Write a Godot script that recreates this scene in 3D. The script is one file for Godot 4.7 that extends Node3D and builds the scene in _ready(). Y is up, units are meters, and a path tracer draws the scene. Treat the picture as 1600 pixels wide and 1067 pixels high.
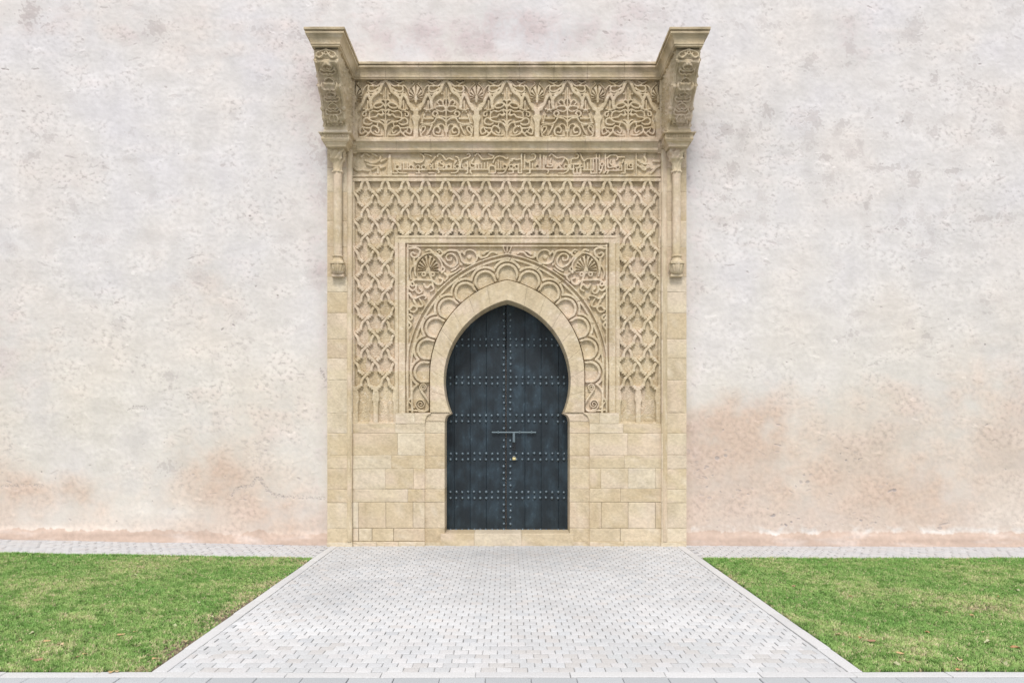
extends Node3D
# A carved stone gateway with a studded door in a pale plastered wall, a sett-paved path and two lawns.
# Measures were taken off the photograph in its pixels; at() turns them into metres on the plane where a thing stands.
const D := 10.5          # metres from the camera to the face of the gateway
const S := 121.25        # photograph pixels per metre on that face
const EYE := 1.6
const CX := 792.5
const HY := 659.0
const LENS := 1273.0

var nz := FastNoiseLite.new()
var nf := FastNoiseLite.new()
var rng := RandomNumberGenerator.new()
var mats := {}
var taken := {}
var gate: Node3D

# ------------------------------------------------------------------ helpers
func scale_at(z: float) -> float:
	return (D - z) / D / S

func at(px: float, py: float, z := 0.0) -> Vector3:
	var k := scale_at(z)
	return Vector3((px - CX) * k, EYE + (HY - py) * k, z)

func numbered(called: String) -> String:
	var n: int = taken.get(called, 0)
	taken[called] = n + 1
	return called if n == 0 else "%s_%03d" % [called, n]

func tag(o: Node, label := "", category := "", group := "", kind := "") -> void:
	for pair in [["label", label], ["category", category], ["group", group], ["kind", kind]]:
		if pair[1] != "":
			o.set_meta(pair[0], pair[1])

func thing(called: String, label: String, category: String, where := Vector3.ZERO, group := "") -> Node3D:
	var o := Node3D.new()
	o.name = numbered(called)
	o.position = where
	add_child(o)
	tag(o, label, category, group)
	return o

func part(called: String, m: Mesh, mat: Material, parent: Node) -> MeshInstance3D:
	var o := MeshInstance3D.new()
	o.mesh = m
	o.material_override = mat
	var n: int = parent.get_meta("_n_" + called, 0)
	parent.set_meta("_n_" + called, n + 1)
	o.name = called if n == 0 else "%s_%03d" % [called, n]
	parent.add_child(o, true)
	return o

func structure(called: String, m: Mesh, mat: Material) -> MeshInstance3D:
	var o := MeshInstance3D.new()
	o.mesh = m
	o.material_override = mat
	o.name = numbered(called)
	add_child(o)
	o.set_meta("kind", "structure")
	return o

func lin(r: int, g: int, b: int) -> Color:
	return Color8(r, g, b).srgb_to_linear()

func begin() -> SurfaceTool:
	var st := SurfaceTool.new()
	st.begin(Mesh.PRIMITIVE_TRIANGLES)
	st.set_smooth_group(-1)
	return st

func done(st: SurfaceTool) -> ArrayMesh:
	st.generate_normals()
	return st.commit()

func tri(st: SurfaceTool, a: Vector3, b: Vector3, c: Vector3, ca: Color, cb: Color, cc: Color) -> void:
	st.set_color(ca); st.add_vertex(a)
	st.set_color(cb); st.add_vertex(b)
	st.set_color(cc); st.add_vertex(c)

func quad(st: SurfaceTool, a: Vector3, b: Vector3, c: Vector3, d: Vector3, ca: Color, cb: Color, cc: Color, cd: Color) -> void:
	tri(st, a, b, c, ca, cb, cc)
	tri(st, a, c, d, ca, cc, cd)

func quad1(st: SurfaceTool, a: Vector3, b: Vector3, c: Vector3, d: Vector3, col: Color) -> void:
	quad(st, a, b, c, d, col, col, col, col)

func box(st: SurfaceTool, lo: Vector3, hi: Vector3, col: Color, bev := 0.0) -> void:
	# a box with chamfered edges on its front (+z), top and sides
	var b := bev
	var x0 := lo.x; var x1 := hi.x; var y0 := lo.y; var y1 := hi.y; var z0 := lo.z; var z1 := hi.z
	var f := [Vector3(x0 + b, y1 - b, z1), Vector3(x1 - b, y1 - b, z1), Vector3(x1 - b, y0 + b, z1), Vector3(x0 + b, y0 + b, z1)]
	var e := [Vector3(x0, y1, z1 - b), Vector3(x1, y1, z1 - b), Vector3(x1, y0, z1 - b), Vector3(x0, y0, z1 - b)]
	var k := [Vector3(x0, y1, z0), Vector3(x1, y1, z0), Vector3(x1, y0, z0), Vector3(x0, y0, z0)]
	quad1(st, f[0], f[1], f[2], f[3], col)
	for n in 4:
		var m := (n + 1) % 4
		if b > 0.0:
			quad1(st, e[n], e[m], f[m], f[n], col)
		quad1(st, k[n], k[m], e[m], e[n], col)
	quad1(st, k[1], k[0], k[3], k[2], col)

func lathe(st: SurfaceTool, base: Vector3, prof: PackedVector2Array, n: int, col: Callable, square := PackedFloat32Array(), flute := 0.0, leaf := 0.0) -> void:
	# prof: (radius, height); square: 0 round .. 1 square, one per profile point
	var rows: Array[PackedVector3Array] = []
	for j in prof.size():
		var row := PackedVector3Array()
		var q: float = square[j] if j < square.size() else 0.0
		for i in n + 1:
			var a := TAU * i / n + PI / 4
			var dir := Vector2(cos(a), sin(a))
			var m := maxf(absf(dir.x), absf(dir.y))
			var r := prof[j].x * lerpf(1.0, 1.0 / m, q)
			if flute > 0.0:
				r *= 1.0 + flute * (0.5 + 0.5 * cos(a * 14.0)) * (1.0 - q)
			if leaf > 0.0:
				r *= 1.0 + leaf * (0.6 * sin(a * 8.0 + prof[j].y * 60.0) + nf.get_noise_2d(a * 40.0, prof[j].y * 900.0))
			row.append(base + Vector3(dir.x * r, prof[j].y, dir.y * r))
		rows.append(row)
	for j in prof.size() - 1:
		for i in n:
			var a: Vector3 = rows[j + 1][i]
			var b: Vector3 = rows[j + 1][i + 1]
			var c: Vector3 = rows[j][i + 1]
			var d: Vector3 = rows[j][i]
			quad(st, b, a, d, c, col.call(b), col.call(a), col.call(d), col.call(c))

func tone_at(p: Vector3) -> Color:
	var k := scale_at(p.z)
	return tone(CX + p.x / k + p.z * 40.0, HY - (p.y - EYE) / k)

func tone(px: float, py: float) -> Color:
	# sandstone: broad drifts, mottling and the course the stone belongs to; soot near the top
	var n := nz.get_noise_2d(px * 1.3, py * 1.3)
	var m := nf.get_noise_2d(px * 4.0, py * 4.0)
	var row := floori(py / 22.3)
	var blk := floori((px + (row % 2) * 21.0 + (row * 7) % 11) / 43.0)
	var h := float(((row * 73 + blk * 151 + row * blk * 17) % 97 + 97) % 97) / 97.0 - 0.5
	var v := 1.0 + 0.15 * n + 0.10 * m + 0.07 * h
	var c := Color(0.612, 0.518, 0.362) * v
	c = c.lerp(Color(0.625, 0.505, 0.40) * v, clampf(h * 1.6 + n * 0.4, 0.0, 0.6))
	c = c.lerp(Color(0.58, 0.455, 0.28) * v, clampf(-h * 0.9 - n * 0.6, 0.0, 0.5))
	c = c.lerp(Color(0.72, 0.65, 0.54), clampf(m * 1.6 - 0.42, 0.0, 0.5))
	var streak := clampf(nz.get_noise_2d(px * 5.0 + 900.0, py * 0.45) * 1.8 - 0.22, 0.0, 0.6)
	c = c.lerp(Color(0.40, 0.335, 0.225), streak * (0.55 if py < 665.0 else 0.3))
	var damp := exp(-pow((px - 985.0) / 60.0, 2.0) - pow((py - 770.0) / 60.0, 2.0)) * clampf(0.55 + 1.6 * n + 1.2 * m, 0.0, 1.0)
	c = c.lerp(Color(0.47, 0.365, 0.215), damp * 0.7)
	var soot := clampf((235.0 - py) / 110.0, 0.0, 1.0) * 0.10 + clampf((135.0 - py) / 30.0, 0.0, 1.0) * clampf(nz.get_noise_2d(px * 2.2 + 300.0, py * 0.7) * 3.0 + 0.05, 0.0, 0.8) * 0.8
	c = c.lerp(Color(0.25, 0.215, 0.145), soot * 0.75)
	c.a = 1.0
	return c

func noise_tex(freq: float, oct: int, lo: float, hi: float, size := 512, seed_ := 1, kind := FastNoiseLite.TYPE_SIMPLEX_SMOOTH) -> ImageTexture:
	var n := FastNoiseLite.new()
	n.noise_type = kind
	n.seed = seed_
	n.frequency = freq
	n.fractal_octaves = oct
	var im := n.get_seamless_image(size, size)
	var by := im.get_data()
	var out := PackedByteArray()
	out.resize(by.size())
	for i in by.size():
		out[i] = int(clampf(lerpf(lo, hi, by[i] / 255.0), 0.0, 1.0) * 255.0)
	return ImageTexture.create_from_image(Image.create_from_data(size, size, false, Image.FORMAT_L8, out))

func stone_material(called: String, grain: Texture2D, relief: Texture2D, tile: float, depth: float, rough := 0.93) -> StandardMaterial3D:
	var m := StandardMaterial3D.new()
	m.resource_name = called
	m.vertex_color_use_as_albedo = true
	m.albedo_texture = grain
	m.roughness = rough
	m.metallic_specular = 0.25
	m.uv1_triplanar = true
	m.uv1_world_triplanar = true
	m.uv1_scale = Vector3.ONE * tile
	m.heightmap_enabled = true
	m.heightmap_texture = relief
	m.heightmap_scale = depth
	return m

# ------------------------------------------------------------------ carved relief on a grid
class Relief:
	var x0: float; var y0: float; var r: float
	var nx: int; var ny: int
	var H: PackedFloat32Array
	var L: PackedInt32Array
	func _init(ax: float, ay: float, bx: float, by: float, res: float) -> void:
		x0 = ax; y0 = ay; r = res
		nx = int(ceil((bx - ax) * r)) + 1
		ny = int(ceil((by - ay) * r)) + 1
		H.resize(nx * ny)
		L.resize(nx * ny)
	func seg(a: Vector2, b: Vector2, wa: float, wb: float, h: float, lab: int, soft: float) -> void:
		var m := maxf(wa, wb) * 0.5 + soft
		var i0 := maxi(0, int((minf(a.x, b.x) - m - x0) * r))
		var i1 := mini(nx - 1, int((maxf(a.x, b.x) + m - x0) * r) + 1)
		var j0 := maxi(0, int((minf(a.y, b.y) - m - y0) * r))
		var j1 := mini(ny - 1, int((maxf(a.y, b.y) + m - y0) * r) + 1)
		var d := b - a
		var dd := maxf(d.length_squared(), 1e-6)
		for j in range(j0, j1 + 1):
			var y := y0 + j / r - a.y
			for i in range(i0, i1 + 1):
				var x := x0 + i / r - a.x
				var t := clampf((x * d.x + y * d.y) / dd, 0.0, 1.0)
				var ex := x - d.x * t
				var ey := y - d.y * t
				var w := (wa + (wb - wa) * t) * 0.5
				var q := sqrt(ex * ex + ey * ey)
				var u := (w - q) / soft + 0.5
				if u <= 0.0:
					continue
				u = minf(u, 1.0)
				var v := h * u * u * (3.0 - 2.0 * u) * (1.0 - 0.07 * minf(1.0, q * q / (w * w + 0.01)))
				var k := j * nx + i
				if v > H[k]:
					H[k] = v
					L[k] = lab
	func path(p: PackedVector2Array, w: float, h: float, lab: int, soft := 1.0, wend := -1.0) -> void:
		var n := p.size() - 1
		var e := w if wend < 0.0 else wend
		for i in n:
			seg(p[i], p[i + 1], lerpf(w, e, float(i) / n), lerpf(w, e, float(i + 1) / n), h, lab, soft)
	func cut(p: PackedVector2Array, w: float, h: float, soft := 0.8) -> void:
		# lowers the surface to h along a line
		for s in p.size() - 1:
			var a := p[s]
			var b := p[s + 1]
			var m := w * 0.5 + soft
			var d := b - a
			var dd := maxf(d.length_squared(), 1e-6)
			for j in range(maxi(0, int((minf(a.y, b.y) - m - y0) * r)), mini(ny - 1, int((maxf(a.y, b.y) + m - y0) * r) + 1) + 1):
				for i in range(maxi(0, int((minf(a.x, b.x) - m - x0) * r)), mini(nx - 1, int((maxf(a.x, b.x) + m - x0) * r) + 1) + 1):
					var q := Vector2(x0 + i / r, y0 + j / r) - a
					var dist := (q - d * clampf(q.dot(d) / dd, 0.0, 1.0)).length()
					var u := clampf((w * 0.5 - dist) / soft + 0.5, 0.0, 1.0)
					var k := j * nx + i
					if u > 0.0:
						H[k] = minf(H[k], lerpf(H[k], h, u))
	func rect(ax: float, ay: float, bx: float, by: float, h: float, lab: int, soft := 0.8, force := false) -> void:
		for j in range(maxi(0, int((ay - soft - y0) * r)), mini(ny - 1, int((by + soft - y0) * r) + 1) + 1):
			for i in range(maxi(0, int((ax - soft - x0) * r)), mini(nx - 1, int((bx + soft - x0) * r) + 1) + 1):
				var x := x0 + i / r
				var y := y0 + j / r
				var q := minf(minf(x - ax, bx - x), minf(y - ay, by - y))
				var u := clampf(q / soft + 0.5, 0.0, 1.0)
				var k := j * nx + i
				if force and u > 0.0:
					H[k] = lerpf(H[k], h, u)
					L[k] = lab if u > 0.4 else L[k]
				elif h * u > H[k]:
					H[k] = h * u
					L[k] = lab
	func disc(c: Vector2, rad: float, h: float, lab: int, soft := 1.0) -> void:
		seg(c, c + Vector2(0.01, 0), rad * 2.0, rad * 2.0, h, lab, soft)
	func ring(c: Vector2, rad: float, w: float, h: float, lab: int, a0 := 0.0, a1 := TAU, soft := 1.0) -> void:
		var p := PackedVector2Array()
		var n := maxi(6, int(absf(a1 - a0) * rad / 1.6))
		for i in n + 1:
			var a := lerpf(a0, a1, float(i) / n)
			p.append(c + Vector2(cos(a), sin(a)) * rad)
		path(p, w, h, lab, soft)
	func spiral(c: Vector2, r0: float, turns: float, a0: float, dir: float, w: float, h: float, lab: int) -> void:
		var p := PackedVector2Array()
		var n := int(turns * 18)
		for i in n + 1:
			var t := float(i) / n
			var a := a0 + dir * TAU * turns * t
			p.append(c + Vector2(cos(a), sin(a)) * r0 * (1.0 - 0.86 * t))
		path(p, w, h, lab, 0.7, w * 0.7)

func curve(s: String, o: Vector2, sc: float, mirror := 0.0, smooth := true) -> PackedVector2Array:
	# "x y x y ..." in units of a photograph enlarged sc times from o; mirror: the x to reflect about
	var v := s.split_floats(" ", false)
	var p := PackedVector2Array()
	for i in v.size() / 2:
		var q := o + Vector2(v[i * 2], v[i * 2 + 1]) / sc
		if mirror != 0.0:
			q.x = 2.0 * mirror - q.x
		p.append(q)
	if not smooth or p.size() < 3:
		return p
	var out := PackedVector2Array()
	for i in p.size() - 1:
		for k in 4:
			out.append(p[i].cubic_interpolate(p[i + 1], p[maxi(i - 1, 0)], p[mini(i + 2, p.size() - 1)], k / 4.0))
	out.append(p[-1])
	return out

func emit(R: Relief, ztop: float, depth: float, parent: Node, called: String, names: Dictionary, skip := PackedByteArray(), worn := 0.05) -> MeshInstance3D:
	var n := R.nx * R.ny
	var k := scale_at(ztop)
	var V := PackedVector3Array(); V.resize(n)
	var N := PackedVector3Array(); N.resize(n)
	var C := PackedColorArray(); C.resize(n)
	var step := k / R.r * 2.0
	for j in R.ny:
		var py := R.y0 + j / R.r
		for i in R.nx:
			var q := j * R.nx + i
			var px := R.x0 + i / R.r
			R.H[q] += worn * nf.get_noise_2d(px * 9.0, py * 9.0)
	for j in R.ny:
		var py := R.y0 + j / R.r
		var ju := maxi(j - 1, 0) * R.nx
		var jd := mini(j + 1, R.ny - 1) * R.nx
		for i in R.nx:
			var q := j * R.nx + i
			var px := R.x0 + i / R.r
			V[q] = Vector3((px - CX) * k, EYE + (HY - py) * k, ztop - depth + R.H[q] * depth)
			var gx := (R.H[j * R.nx + mini(i + 1, R.nx - 1)] - R.H[j * R.nx + maxi(i - 1, 0)]) * depth / step
			var gy := (R.H[ju + i] - R.H[jd + i]) * depth / step
			N[q] = Vector3(-gx, -gy, 1.0).normalized()
			C[q] = tone(px, py)
	var lists := {}
	for j in R.ny - 1:
		for i in R.nx - 1:
			var a := j * R.nx + i
			if skip.size() and skip[a]:
				continue
			var b := a + 1
			var c := a + R.nx + 1
			var d := a + R.nx
			var best := a
			if R.H[b] > R.H[best]: best = b
			if R.H[c] > R.H[best]: best = c
			if R.H[d] > R.H[best]: best = d
			var lab := R.L[best] if R.H[best] > 0.3 else 0
			if not lists.has(lab):
				lists[lab] = PackedInt32Array()
			lists[lab].append_array([a, b, c, a, c, d])
	var root: MeshInstance3D
	var labs := lists.keys()
	labs.sort()
	for lab in labs:
		var src: PackedInt32Array = lists[lab]
		var to := PackedInt32Array(); to.resize(n); to.fill(-1)
		var v := PackedVector3Array(); var nn := PackedVector3Array(); var cc := PackedColorArray()
		var idx := PackedInt32Array(); idx.resize(src.size())
		for t in src.size():
			var s := src[t]
			if to[s] < 0:
				to[s] = v.size()
				v.append(V[s]); nn.append(N[s]); cc.append(C[s])
			idx[t] = to[s]
		var arr := []
		arr.resize(Mesh.ARRAY_MAX)
		arr[Mesh.ARRAY_VERTEX] = v
		arr[Mesh.ARRAY_NORMAL] = nn
		arr[Mesh.ARRAY_COLOR] = cc
		arr[Mesh.ARRAY_INDEX] = idx
		var m := ArrayMesh.new()
		m.add_surface_from_arrays(Mesh.PRIMITIVE_TRIANGLES, arr)
		if root == null:
			root = part(called, m, mats.stone, parent)
			if lab != 0:
				push_error("no ground in " + called)
		else:
			part(names.get(lab, "carving"), m, mats.stone, root)
	return root

# ------------------------------------------------------------------ dressed stones
func patch(f: Callable, nu: int, nv: int, zf: float, zb: float, rough := 0.002, bev := 0.0035, tint := 0.0, seed_ := 0.0) -> ArrayMesh:
	# a stone whose face is f(u, v) in photograph pixels, with chamfered edges and sides that run back to zb
	var st := begin()
	var k := scale_at(zf)
	var us := [0.0]
	var vs := [0.0]
	for i in nu + 1:
		us.append(lerpf(0.035, 0.965, float(i) / nu))
	for j in nv + 1:
		vs.append(lerpf(0.05, 0.95, float(j) / nv))
	us.append(1.0)
	vs.append(1.0)
	var P: Array[PackedVector3Array] = []
	var C: Array[PackedColorArray] = []
	var hue := Color(0.575, 0.465, 0.31) if tint < 0.0 else Color(0.76, 0.70, 0.58)
	for j in vs.size():
		var row := PackedVector3Array()
		var cr := PackedColorArray()
		for i in us.size():
			var edge: bool = i == 0 or j == 0 or i == us.size() - 1 or j == vs.size() - 1
			var p: Vector2 = f.call(us[i], vs[j])
			var z := zf - (bev if edge else 0.0) + rough * nf.get_noise_2d(p.x * 5.0 + seed_, p.y * 5.0)
			row.append(Vector3((p.x - CX) * k, EYE + (HY - p.y) * k, z))
			var c := tone(p.x + seed_, p.y)
			cr.append(c.lerp(hue * (0.92 + 0.3 * nf.get_noise_2d(p.x * 2.0, p.y * 6.0 + seed_)), absf(tint)))
		P.append(row)
		C.append(cr)
	var nj := vs.size() - 1
	var ni := us.size() - 1
	for j in nj:
		for i in ni:
			quad(st, P[j][i], P[j][i + 1], P[j + 1][i + 1], P[j + 1][i], C[j][i], C[j][i + 1], C[j + 1][i + 1], C[j + 1][i])
	var back := func(v: Vector3) -> Vector3: return Vector3(v.x, v.y, zb)
	for i in ni:
		quad(st, back.call(P[0][i]), back.call(P[0][i + 1]), P[0][i + 1], P[0][i], C[0][i], C[0][i + 1], C[0][i + 1], C[0][i])
		quad(st, P[nj][i], P[nj][i + 1], back.call(P[nj][i + 1]), back.call(P[nj][i]), C[nj][i], C[nj][i + 1], C[nj][i + 1], C[nj][i])
	for j in nj:
		quad(st, back.call(P[j][0]), P[j][0], P[j + 1][0], back.call(P[j + 1][0]), C[j][0], C[j][0], C[j + 1][0], C[j + 1][0])
		quad(st, P[j][ni], back.call(P[j][ni]), back.call(P[j + 1][ni]), P[j + 1][ni], C[j][ni], C[j][ni], C[j + 1][ni], C[j + 1][ni])
	return done(st)

func block(called: String, ax: float, ay: float, bx: float, by: float, zf: float, zb: float, tint := 0.0, gap := 0.12, parent: Node = null) -> void:
	var sd := rng.randf_range(0.0, 900.0)
	var f := func(u: float, v: float) -> Vector2: return Vector2(lerpf(ax + gap, bx - gap, u), lerpf(ay + gap, by - gap, v))
	part(called, patch(f, 4, 3, zf + rng.randf_range(-0.002, 0.002), zb, 0.005, 0.0012 + gap * 0.009, tint, sd), mats.stone, parent if parent else gate)

func sweep(called: String, plan: PackedVector2Array, prof: PackedVector2Array, parent: Node, cap := true) -> void:
	# moulding: prof (outward, height) carried along plan (x, z) with mitred corners; outward is to the right of the way
	var st := begin()
	var n := plan.size()
	var norm: Array[Vector2] = []
	for i in n:
		var a := (plan[i] - plan[maxi(i - 1, 0)]) if i > 0 else plan[1] - plan[0]
		var b := (plan[mini(i + 1, n - 1)] - plan[i]) if i < n - 1 else a
		a = a.normalized(); b = b.normalized()
		var na := Vector2(-a.y, a.x)
		var nb := Vector2(-b.y, b.x)
		norm.append((na + nb) / (1.0 + na.dot(nb)))
	for i in n - 1:
		var len := plan[i].distance_to(plan[i + 1])
		var sub := maxi(1, int(len / 0.06))
		for s in sub:
			var t0 := float(s) / sub
			var t1 := float(s + 1) / sub
			var p0 := plan[i].lerp(plan[i + 1], t0)
			var p1 := plan[i].lerp(plan[i + 1], t1)
			var m0 := norm[i].lerp(norm[i + 1], t0)
			var m1 := norm[i].lerp(norm[i + 1], t1)
			for q in prof.size() - 1:
				var w0 := 0.0022 * nf.get_noise_2d(p0.x * 500.0 + q * 9.0, p0.y * 500.0)
				var w1 := 0.0022 * nf.get_noise_2d(p1.x * 500.0 + q * 9.0, p1.y * 500.0)
				var x0 := 0.0022 * nf.get_noise_2d(p0.x * 500.0 + q * 9.0 + 9.0, p0.y * 500.0)
				var x1 := 0.0022 * nf.get_noise_2d(p1.x * 500.0 + q * 9.0 + 9.0, p1.y * 500.0)
				var a0 := p0 + m0 * (prof[q].x + w0)
				var a1 := p1 + m1 * (prof[q].x + w1)
				var b0 := p0 + m0 * (prof[q + 1].x + x0)
				var b1 := p1 + m1 * (prof[q + 1].x + x1)
				var A := Vector3(a0.x, prof[q].y + w0, a0.y); var B := Vector3(a1.x, prof[q].y + w1, a1.y)
				var E := Vector3(b0.x, prof[q + 1].y + x0, b0.y); var F := Vector3(b1.x, prof[q + 1].y + x1, b1.y)
				quad(st, E, F, B, A, tone_at(E), tone_at(F), tone_at(B), tone_at(A))
	if cap:
		for e in [0, n - 1]:
			var back := plan[e] - norm[e] * 0.3
			var c := tone_at(Vector3(plan[e].x, prof[0].y, plan[e].y))
			for q in prof.size() - 1:
				var a := plan[e] + norm[e] * prof[q].x
				var b := plan[e] + norm[e] * prof[q + 1].x
				var A := Vector3(a.x, prof[q].y, a.y); var B := Vector3(b.x, prof[q + 1].y, b.y)
				var K0 := Vector3(plan[e].x, prof[q].y, plan[e].y); var K1 := Vector3(plan[e].x, prof[q + 1].y, plan[e].y)
				if e == 0:
					quad1(st, K1, B, A, K0, c)
				else:
					quad1(st, B, K1, K0, A, c)
	part(called, done(st), mats.stone, parent)

# ------------------------------------------------------------------ the arch of the door
func intrados(u: float) -> Vector2:      # left half, 0 at the cusp, 1 at the apex
	var a := lerpf(-0.398, 1.337, u)
	return Vector2(minf(CX, 822.5 - 129.5 * cos(a)), 594.4 - 129.5 * sin(a))

func extrados(u: float, grow := 0.0) -> Vector2:
	var s := u * 265.8
	if s < 59.6:
		return Vector2(672.0 - grow, 644.6 - s)
	var a := (s - 59.6) / 150.5
	return Vector2(minf(CX, 822.5 - (150.5 + grow) * cos(a)), 585.0 - (150.5 + grow) * sin(a))

func in_arch(px: float, py: float, grow: float) -> bool:
	var x := -absf(px - CX)
	if py >= 585.0:
		return -x < 120.5 + grow
	return Vector2(x - 30.0, py - 585.0).length() < 150.5 + grow

func in_opening(px: float, py: float, margin: float) -> bool:
	var x := -absf(px - CX)
	if py > 655.0:
		return -x < 97.5 - margin
	if py > 640.0:
		return -x < 88.0 - margin
	return Vector2(x - 30.0, py - 594.4).length() < 129.5 - margin

# ------------------------------------------------------------------ build
func _ready() -> void:
	var cam := Camera3D.new()
	cam.name = "camera"
	cam.projection = Camera3D.PROJECTION_FRUSTUM
	cam.near = 0.1
	cam.far = 900.0
	cam.size = 0.1 * 1067.0 / LENS
	cam.frustum_offset = Vector2((800.0 - CX) / LENS, (HY - 533.5) / LENS) * 0.1
	cam.position = Vector3(0, EYE, D)
	add_child(cam)
	cam.current = true
	var env := Environment.new()
	env.background_mode = Environment.BG_SKY
	var sky := Sky.new()
	var sm := ProceduralSkyMaterial.new()
	sm.sky_top_color = Color(0.90, 0.91, 0.935)
	sm.sky_horizon_color = Color(0.93, 0.93, 0.935)
	sm.sky_curve = 0.2
	sm.ground_bottom_color = Color(0.42, 0.42, 0.41)
	sm.ground_horizon_color = Color(0.6, 0.6, 0.6)
	sm.sun_angle_max = 0.0
	sky.sky_material = sm
	env.sky = sky
	env.background_energy_multiplier = 1.0
	env.tonemap_mode = Environment.TONE_MAPPER_LINEAR
	env.tonemap_exposure = 1.54
	env.sdfgi_enabled = true
	env.ssao_enabled = true
	env.ssil_enabled = true
	var we := WorldEnvironment.new()
	we.name = "environment"
	we.environment = env
	add_child(we)
	var sun := DirectionalLight3D.new()
	sun.name = "sun"
	sun.light_energy = 0.48
	sun.light_color = Color(1.0, 0.97, 0.945)
	sun.light_angular_distance = 12.0
	sun.shadow_enabled = true
	add_child(sun)
	sun.look_at_from_position(Vector3(-0.45, 8.2, 6.6), Vector3.ZERO)

	nz.seed = 7; nz.frequency = 0.012; nz.fractal_octaves = 3
	nf.seed = 21; nf.frequency = 0.03; nf.fractal_octaves = 3
	rng.seed = 4711
	make_materials()
	build_ground()
	build_wall()
	build_gateway()
	build_door()
	build_lawns()

func make_materials() -> void:
	var grain := noise_tex(0.03, 5, 0.91, 1.02, 512, 3)
	var pits := noise_tex(0.05, 5, 0.0, 1.0, 512, 9)
	mats.stone = stone_material("sandstone", grain, pits, 1.1, 0.35)
	mats.sett = stone_material("granite_setts", noise_tex(0.06, 4, 0.90, 1.03, 512, 12), pits, 2.3, 0.2, 0.85)
	mats.granite = stone_material("grey_granite", noise_tex(0.2, 3, 0.66, 1.05, 512, 14), pits, 2.1, 0.2, 0.85)
	var soil := StandardMaterial3D.new()
	soil.resource_name = "soil"
	soil.vertex_color_use_as_albedo = true
	soil.albedo_texture = noise_tex(0.08, 5, 0.35, 1.1, 512, 17)
	soil.uv1_triplanar = true
	soil.uv1_world_triplanar = true
	soil.uv1_scale = Vector3.ONE * 1.3
	soil.roughness = 1.0
	mats.soil = soil
	var grass := StandardMaterial3D.new()
	grass.resource_name = "grass"
	grass.vertex_color_use_as_albedo = true
	grass.roughness = 0.6
	grass.metallic_specular = 0.3
	grass.backlight_enabled = true
	grass.backlight = Color(0.5, 0.5, 0.5)
	mats.grass = grass
	var leafm := StandardMaterial3D.new()
	leafm.resource_name = "dry_leaf"
	leafm.vertex_color_use_as_albedo = true
	leafm.roughness = 0.85
	mats.leaf = leafm

# ------------------------------------------------------------------ ground, setts, kerbs
func rise(x: float, z: float) -> float:
	# the left lawn climbs a little towards the wall
	return 0.080 * clampf((-x - 2.35) / 4.2, 0.0, 1.6) * (1.0 - clampf((z - 1.0) / 4.2, 0.0, 1.0)) - 0.018 * clampf((x - 2.35) / 4.2, 0.0, 1.0) * (1.0 - clampf((z - 0.5) / 0.6, 0.0, 1.0))

func sett_mesh(sx: float, sz: float, deep: float, col: Color, sd: int) -> ArrayMesh:
	var r := RandomNumberGenerator.new()
	r.seed = sd
	var st := begin()
	var b := 0.0035
	var top: Array[Vector3] = []
	var rim: Array[Vector3] = []
	var low: Array[Vector3] = []
	for c in [Vector2(-1, -1), Vector2(1, -1), Vector2(1, 1), Vector2(-1, 1)]:
		var j := Vector2(r.randf_range(-0.0025, 0.0025), r.randf_range(-0.0025, 0.0025))
		var p := Vector2(c.x * sx * 0.5, c.y * sz * 0.5) + j
		top.append(Vector3(p.x - c.x * b, r.randf_range(-0.0015, 0.0015), p.y - c.y * b))
		rim.append(Vector3(p.x, -b, p.y))
		low.append(Vector3(p.x, -deep, p.y))
	var mid := Vector3(0, 0.0025, 0)
	for n in 4:
		var m := (n + 1) % 4
		tri(st, top[n], top[m], mid, col, col, col)
		quad1(st, rim[n], rim[m], top[m], top[n], col)
		quad1(st, low[n], low[m], rim[m], rim[n], col)
	return done(st)

func worn(x: float, z: float) -> float:
	# grime on the paving: drifting patches, and trodden dirt in front of the door
	var n := nz.get_noise_2d(x * 34.0 + 70.0, z * 34.0)
	return 1.0 + 0.16 * n - 0.10 * clampf(1.2 - Vector2(x / 1.9, (z - 0.7) / 1.0).length() + n, 0.0, 1.0)

func sett_colour(r: RandomNumberGenerator, dirt := 1.0) -> Color:
	var v := r.randf_range(0.93, 1.05) * dirt
	var c := Color(0.558, 0.556, 0.554).lerp(Color(0.550, 0.560, 0.567), r.randf())
	if r.randf() < 0.07:
		c = Color(0.556, 0.543, 0.533)
	if r.randf() < 0.05:
		c = Color(0.51, 0.523, 0.535)
	c = c * v
	c.a = 1.0
	return c

func many(called: String, m: Mesh, mat: Material, list: Array, cols: PackedColorArray, parent: Node) -> MultiMeshInstance3D:
	var mm := MultiMesh.new()
	mm.transform_format = MultiMesh.TRANSFORM_3D
	mm.use_colors = true
	mm.mesh = m
	mm.instance_count = list.size()
	for i in list.size():
		mm.set_instance_transform(i, list[i])
		mm.set_instance_color(i, cols[i])
	var o := MultiMeshInstance3D.new()
	o.multimesh = mm
	o.material_override = mat
	o.name = called
	o.set_meta("kind", "stuff")
	parent.add_child(o, true)
	return o

func flat_sheet(x0: float, z0: float, x1: float, z1: float, y: float, nx: int, nzz: int, f: Callable, col: Callable) -> ArrayMesh:
	var st := begin()
	for j in nzz:
		for i in nx:
			var p: Array[Vector3] = []
			for c in [Vector2(0, 0), Vector2(1, 0), Vector2(1, 1), Vector2(0, 1)]:
				var x := lerpf(x0, x1, (i + c.x) / nx)
				var z := lerpf(z0, z1, (j + c.y) / nzz)
				p.append(Vector3(x, y + f.call(x, z), z))
			quad(st, p[0], p[1], p[2], p[3], col.call(p[0]), col.call(p[1]), col.call(p[2]), col.call(p[3]))
	return done(st)

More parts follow.
